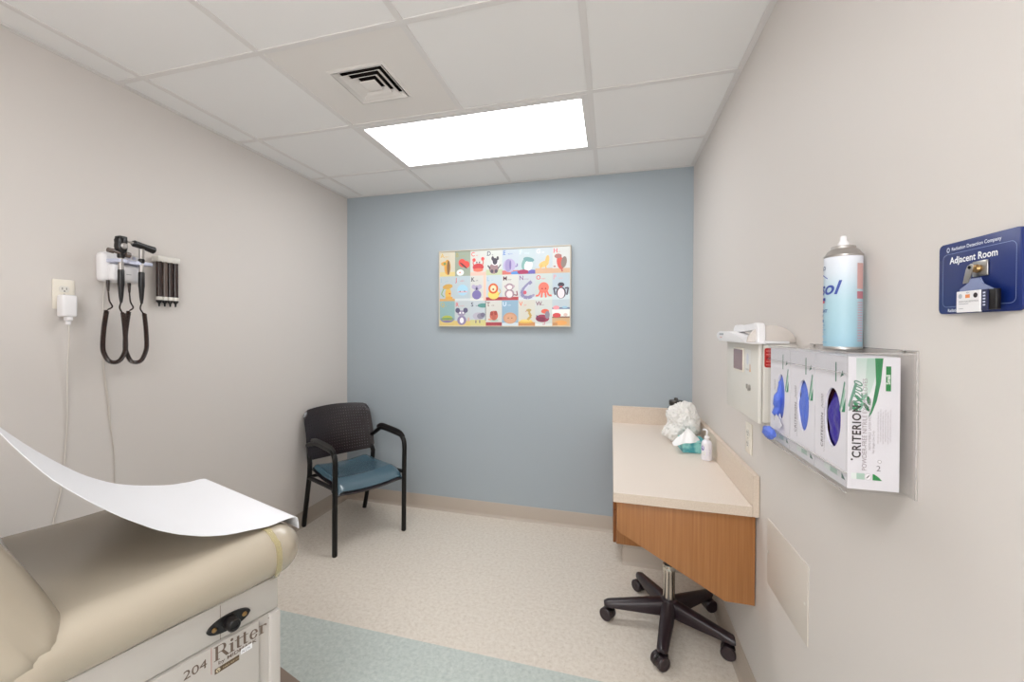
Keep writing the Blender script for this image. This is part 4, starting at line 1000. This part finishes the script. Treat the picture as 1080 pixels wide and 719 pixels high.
# ================================================================== navy sign with badge on a clip
t = thing('radiation_badge_sign', 'navy blue Adjacent Room sign mounted on the right wall', 'sign', (XR, -2.2165, 1.466))
SW, SH = .1425, .1085
def rrect(w, h, r, n=6):
    return [(sx*(w/2-r)+r*math.cos(math.radians(a0+90*k/n)), sy*(h/2-r)+r*math.sin(math.radians(a0+90*k/n))) for sx, sy, a0 in ((1, 1, 0), (-1, 1, 90), (-1, -1, 180), (1, -1, 270)) for k in range(n+1)]
bm = B(); prism(bm, rrect(SW, SH, .007), (0, 0, 0), (0, -1, 0), (0, 0, 1), (-1, 0, 0), .004, bev=.0006); obj('plate', bm, NAVY, t)
a = Art(frame((-.004, 0, 0), (0, -1, 0), (0, 0, 1)))
P, Q = rrect(.126, .082, .008), rrect(.1248, .0808, .0075); n = len(P)
for k in range(n):
    j = (k+1) % n; a.poly([(P[k][0], P[k][1]-.003), (P[j][0], P[j][1]-.003), (Q[j][0], Q[j][1]-.003), (Q[k][0], Q[k][1]-.003)], '8fa0c8', step=(k == 0))
a.text('Radiation Detection Company', -.046, .0425, .0073, 'dfe4f0', bold=.0001, sx=.96)
a.ell(-.0525, .0445, .0032, .0040, 'cfd6e8', n=12); a.ell(-.0525, .0445, .0018, .0024, '10276a', n=10)
a.text('Adjacent Room', -.049, .0225, .0142, 'f2f4f8', bold=.0003, sx=.94)
a.text('Radiation badge recommended', -.052, -.0515, .0066, 'dfe4f0', bold=.0001, sx=.9)
a.done('lettering', t)
bm = B(); box(bm, (-.007, -.0225, -.003), (-.004, .003, .019), .001, 2); obj('hook_pad', bm, STEEL, t)
bm = B(); lathe(bm, [(.0055, 0), (.0062, .002), (.005, .005), (.002, .006)], n=18, M=Matrix.Translation((-.007, -.0085, .008)) @ Matrix.Rotation(-PI/2, 4, 'Y')); obj('hook_knob', bm, BRASS, t)
bd = thing('dosimeter_badge', 'clipped radiation badge with white card hanging on the navy sign', 'badge', (XR-.013, -2.2165, 1.466))
bm = B()
P = [(-.0052, -.0155), (.0052, -.0155), (.0062, .004), (.005, .0095), (0, .0118), (-.005, .0095), (-.0062, .004)]
prism(bm, P, (.0012, -.0005, .004), (0, -1, .08), (0, -.32, 1), (-1, 0, 0), .0018, bev=.0004); cl = obj('clip', bm, STEEL, bd)
bm = B(); lathe(bm, [(.0024, 0), (.0024, .0006)], n=12, M=Matrix.Translation((-.0007, -.0028, .0105)) @ Matrix.Rotation(-PI/2, 4, 'Y')); obj('clip_hole', bm, BLACKM, cl)
bm = B(); prism(bm, [(-.0165, -.0260), (.0420, -.0260), (.0420, -.0235), (.0250, -.0150), (.0200, -.006), (.0, -.006), (-.004, -.0140), (-.0155, -.0190)], (.0015, .0, .0), (0, -1, 0), (0, 0, 1), (-1, 0, 0), .0012); obj('holder_tab', bm, mat('clear_grey_plastic', '8e9ac0', .2, alpha=.8), bd)
bm = B(); box(bm, (-.003, -.050, -.0515), (.003, .010, -.0235), .001, 2); obj('body', bm, BLACKP, bd)
bm = B(); box(bm, (-.0055, -.0290, -.0540), (-.0032, .0125, -.0235), .0004, 1); cd = obj('card', bm, WHITEP, bd)
a = Art(frame((-.0055, .0125, -.0540), (0, -1, 0), (0, 0, 1)))
a.ell(.0075, .0235, .0035, .0035, 'b9bec4', n=12); a.rect(.0165, .0205, .0245, .0255, 'e0894e'); a.ell(.034, .0235, .0038, .0036, '2c2426', n=12); a.text('RDC', .018, .0270, .003, '4a5a80')
a.text('RADIATION DETECTION', .005, .0145, .0032, '55555c', sx=.95); a.rect(.005, .012, .022, .0128, '9a9aa2'); a.rect(.005, .005, .013, .0058, 'a4a4aa')
a.done('card_print', cd)
bm = B(); box(bm, (-.0045, -.040, -.0525), (-.0031, -.0295, -.0235), .0003, 1); obj('barcode_edge', bm, mat('navy_print', '1c2148', .4), bd)
a = Art(frame((-.00455, -.0305, -.05), (0, -1, 0), (0, 0, 1)))
for q in range(5): a.rect(.002, .004+.0042*q, .006, .0062+.0042*q, 'c9cede')
a.done('code_print', bd)

# ================================================================== things on the worktop
TZ = CZ+.0006
# lotion bottle
t = thing('lotion_bottle', 'white pump bottle with small violet label on the worktop', 'pump bottle', (2.527, -.755, TZ))
bm = B(); lathe(bm, [(.020, 0), (.0235, .003), (.024, .010), (.024, .078), (.022, .088), (.014, .096), (.009, .099), (.009, .103)], n=32); obj('body', bm, mat('pearly_white_plastic', 'e4e2e8', .35), t)
bm = B(); lathe(bm, [(.010, .099), (.0115, .101), (.0115, .113), (.008, .116), (.004, .117), (.004, .132)], n=22)
tube(bm, smooth_path([(0, 0, .128), (0, 0, .140), (-.004, .008, .143), (-.010, .022, .142), (-.011, .027, .138)], 4), .0042, 10); obj('pump', bm, WHITEP, t)
a = Art(Matrix.Identity(4)); a.ell(-.016, .060, .0085, .012, '5a4ba8', n=20); a.ell(-.016, .063, .0045, .004, 'd6d0ee', n=12)
for q, (x0, x1, z, c) in enumerate(((-.018, -.006, .040, 'dfe38a'), (-.018, -.004, .034, 'cfd98a'), (-.018, -.006, .028, 'c0cc92'), (.004, .020, .052, 'b9a8d8'), (.004, .022, .046, 'c6b9dd'), (.004, .018, .040, 'b9a8d8'), (.004, .020, .034, 'cfc4e2'), (.004, .016, .028, 'c6b9dd'))): a.rect(x0, z, x1, z+.003, c)
for v in a.bm.verts:
    an = math.radians(250) + v.co.x/.024; v.co = Vector(((.0242+v.co.z)*math.cos(an), (.0242+v.co.z)*math.sin(an), v.co.y))
a.done('label', t)
# tissue box
t = thing('tissue_box', 'small teal tissue box with white tissue pulled out, on the worktop', 'tissue box', (2.487, -.595, TZ), math.radians(4))
bm = B(); box(bm, (-.056, -.056, 0), (.056, .056, .062), .001, 1); obj('carton', bm, mat('teal_print_card', '5fb1b8', .45), t)
noise_mix(bpy.data.materials['teal_print_card'], 24, '3f9aa4', '8fd0cc', (.42, .6), 2)
bm = B()
def tf(u, v):
    """a sheet pulled up to a peak, its corner drooping to the left over the box edge"""
    x = .030 - .135*u
    lo = .058 - .018*u*u; hi = .062 + .060*math.sin(PI*min(1, (u+.12)/.62)*.5)**2*(1-max(0, (u-.42))/.58*1.0)**1.0 if u < .42 else .118 - .075*((u-.42)/.58)
    z = lo+(hi-lo)*v; y = -.0605 + .050*v*(1-.6*u) - .030*u*(1-v) + .007*math.sin(u*13+v*3)
    return Vector((x, y, z))
grid(bm, tf, 24, 12); o = obj('tissue', bm, TISSUEM, t, ang=40); solid(o, .0008)
# crumpled plastic bag standing behind
t = thing('plastic_bag', 'crumpled white see-through bag of cotton in the worktop corner', 'plastic bag', (2.470, -.44, TZ))
bm = B(); bmesh.ops.create_icosphere(bm, subdivisions=5, radius=1)
for v in bm.verts:
    p = v.co.copy(); rg = lambda f, o_: 1-abs(noise.noise(p*f+Vector((o_, 2, 5))))*2
    k = .86 + .25*noise.noise(p*1.5+Vector((3, 1, 0))) + .12*rg(3.1, 1) + .09*rg(6.5, 4) + .06*rg(13, 7)
    z = p.z*k
    flare = 1 + .18*max(0, -p.z)
    v.co = Vector((p.x*k*.084*flare, p.y*k*.08*flare, .112 + z*.104)); v.co.x -= .045*max(0, -p.z)*max(0, -p.x+.3)
    v.co.z = max(v.co.z, .0015)
bm.normal_update(); obj('bag', bm, CLEARBAG, t, ang=28)
bm = B(); random.seed(3)
for q in range(26):
    c = Vector((random.gauss(0, .02), random.gauss(0, .02), random.uniform(.05, .15))); rad = random.uniform(.014, .026)
    n0 = len(bm.verts); bmesh.ops.create_icosphere(bm, subdivisions=2, radius=rad, matrix=Matrix.Translation(c)); bm.verts.ensure_lookup_table()
    for v in bm.verts[n0:]: v.co += (v.co-c)*.4*noise.noise(v.co*90)
cot = obj('cotton', bm, TISSUEM, t, ang=80); cot['kind'] = 'stuff'
# dark lidded jar behind the bag
t = thing('glass_jar', 'small jar with grey metal lid standing behind the crumpled bag', 'jar', (2.462, -.215, TZ))
bm = B(); lathe(bm, [(.040, 0), (.046, .004), (.047, .150), (.042, .160), (.035, .166), (.035, .172)], n=32); obj('body', bm, mat('jar_glass', 'b9c4c6', .1, alpha=.55, spec=.7), t)
bm = B(); lathe(bm, [(.039, .170), (.040, .173), (.040, .194), (.036, .199), (.012, .201), (.010, .213), (.0, .215)], n=32); obj('lid', bm, mat('grey_metal_lid', '55524f', .3, metal=.8), t)

# ================================================================== light, world, camera
w = bpy.data.worlds.new('world'); SC.world = w; w.use_nodes = True
w.node_tree.nodes['Background'].inputs[0].default_value = (.8, .8, .8, 1); w.node_tree.nodes['Background'].inputs[1].default_value = .3

cam = bpy.data.cameras.new('camera'); co = bpy.data.objects.new('camera', cam); COL.objects.link(co); SC.camera = co
cam.sensor_width = 36; cam.sensor_fit = 'HORIZONTAL'; cam.lens = 443.6345/1080*36
cam.shift_x = (540-520.1272)/1080; cam.shift_y = (351.0575-359.5)/1080
cam.clip_start = .02
co.matrix_world = Matrix.Translation((2.0796, -2.9886, 1.3851)) @ Matrix.Rotation(.274, 4, 'Z') @ Matrix.Rotation(PI/2-.0086, 4, 'X') @ Matrix.Rotation(.0034, 4, 'Z')
vs = SC.view_settings; vs.view_transform = 'Standard'; vs.look = 'None'; vs.gamma = 1; vs.use_curve_mapping = False; vs.exposure = .42
SC.cycles.max_bounces = 10; SC.cycles.diffuse_bounces = 7; SC.cycles.transparent_max_bounces = 16
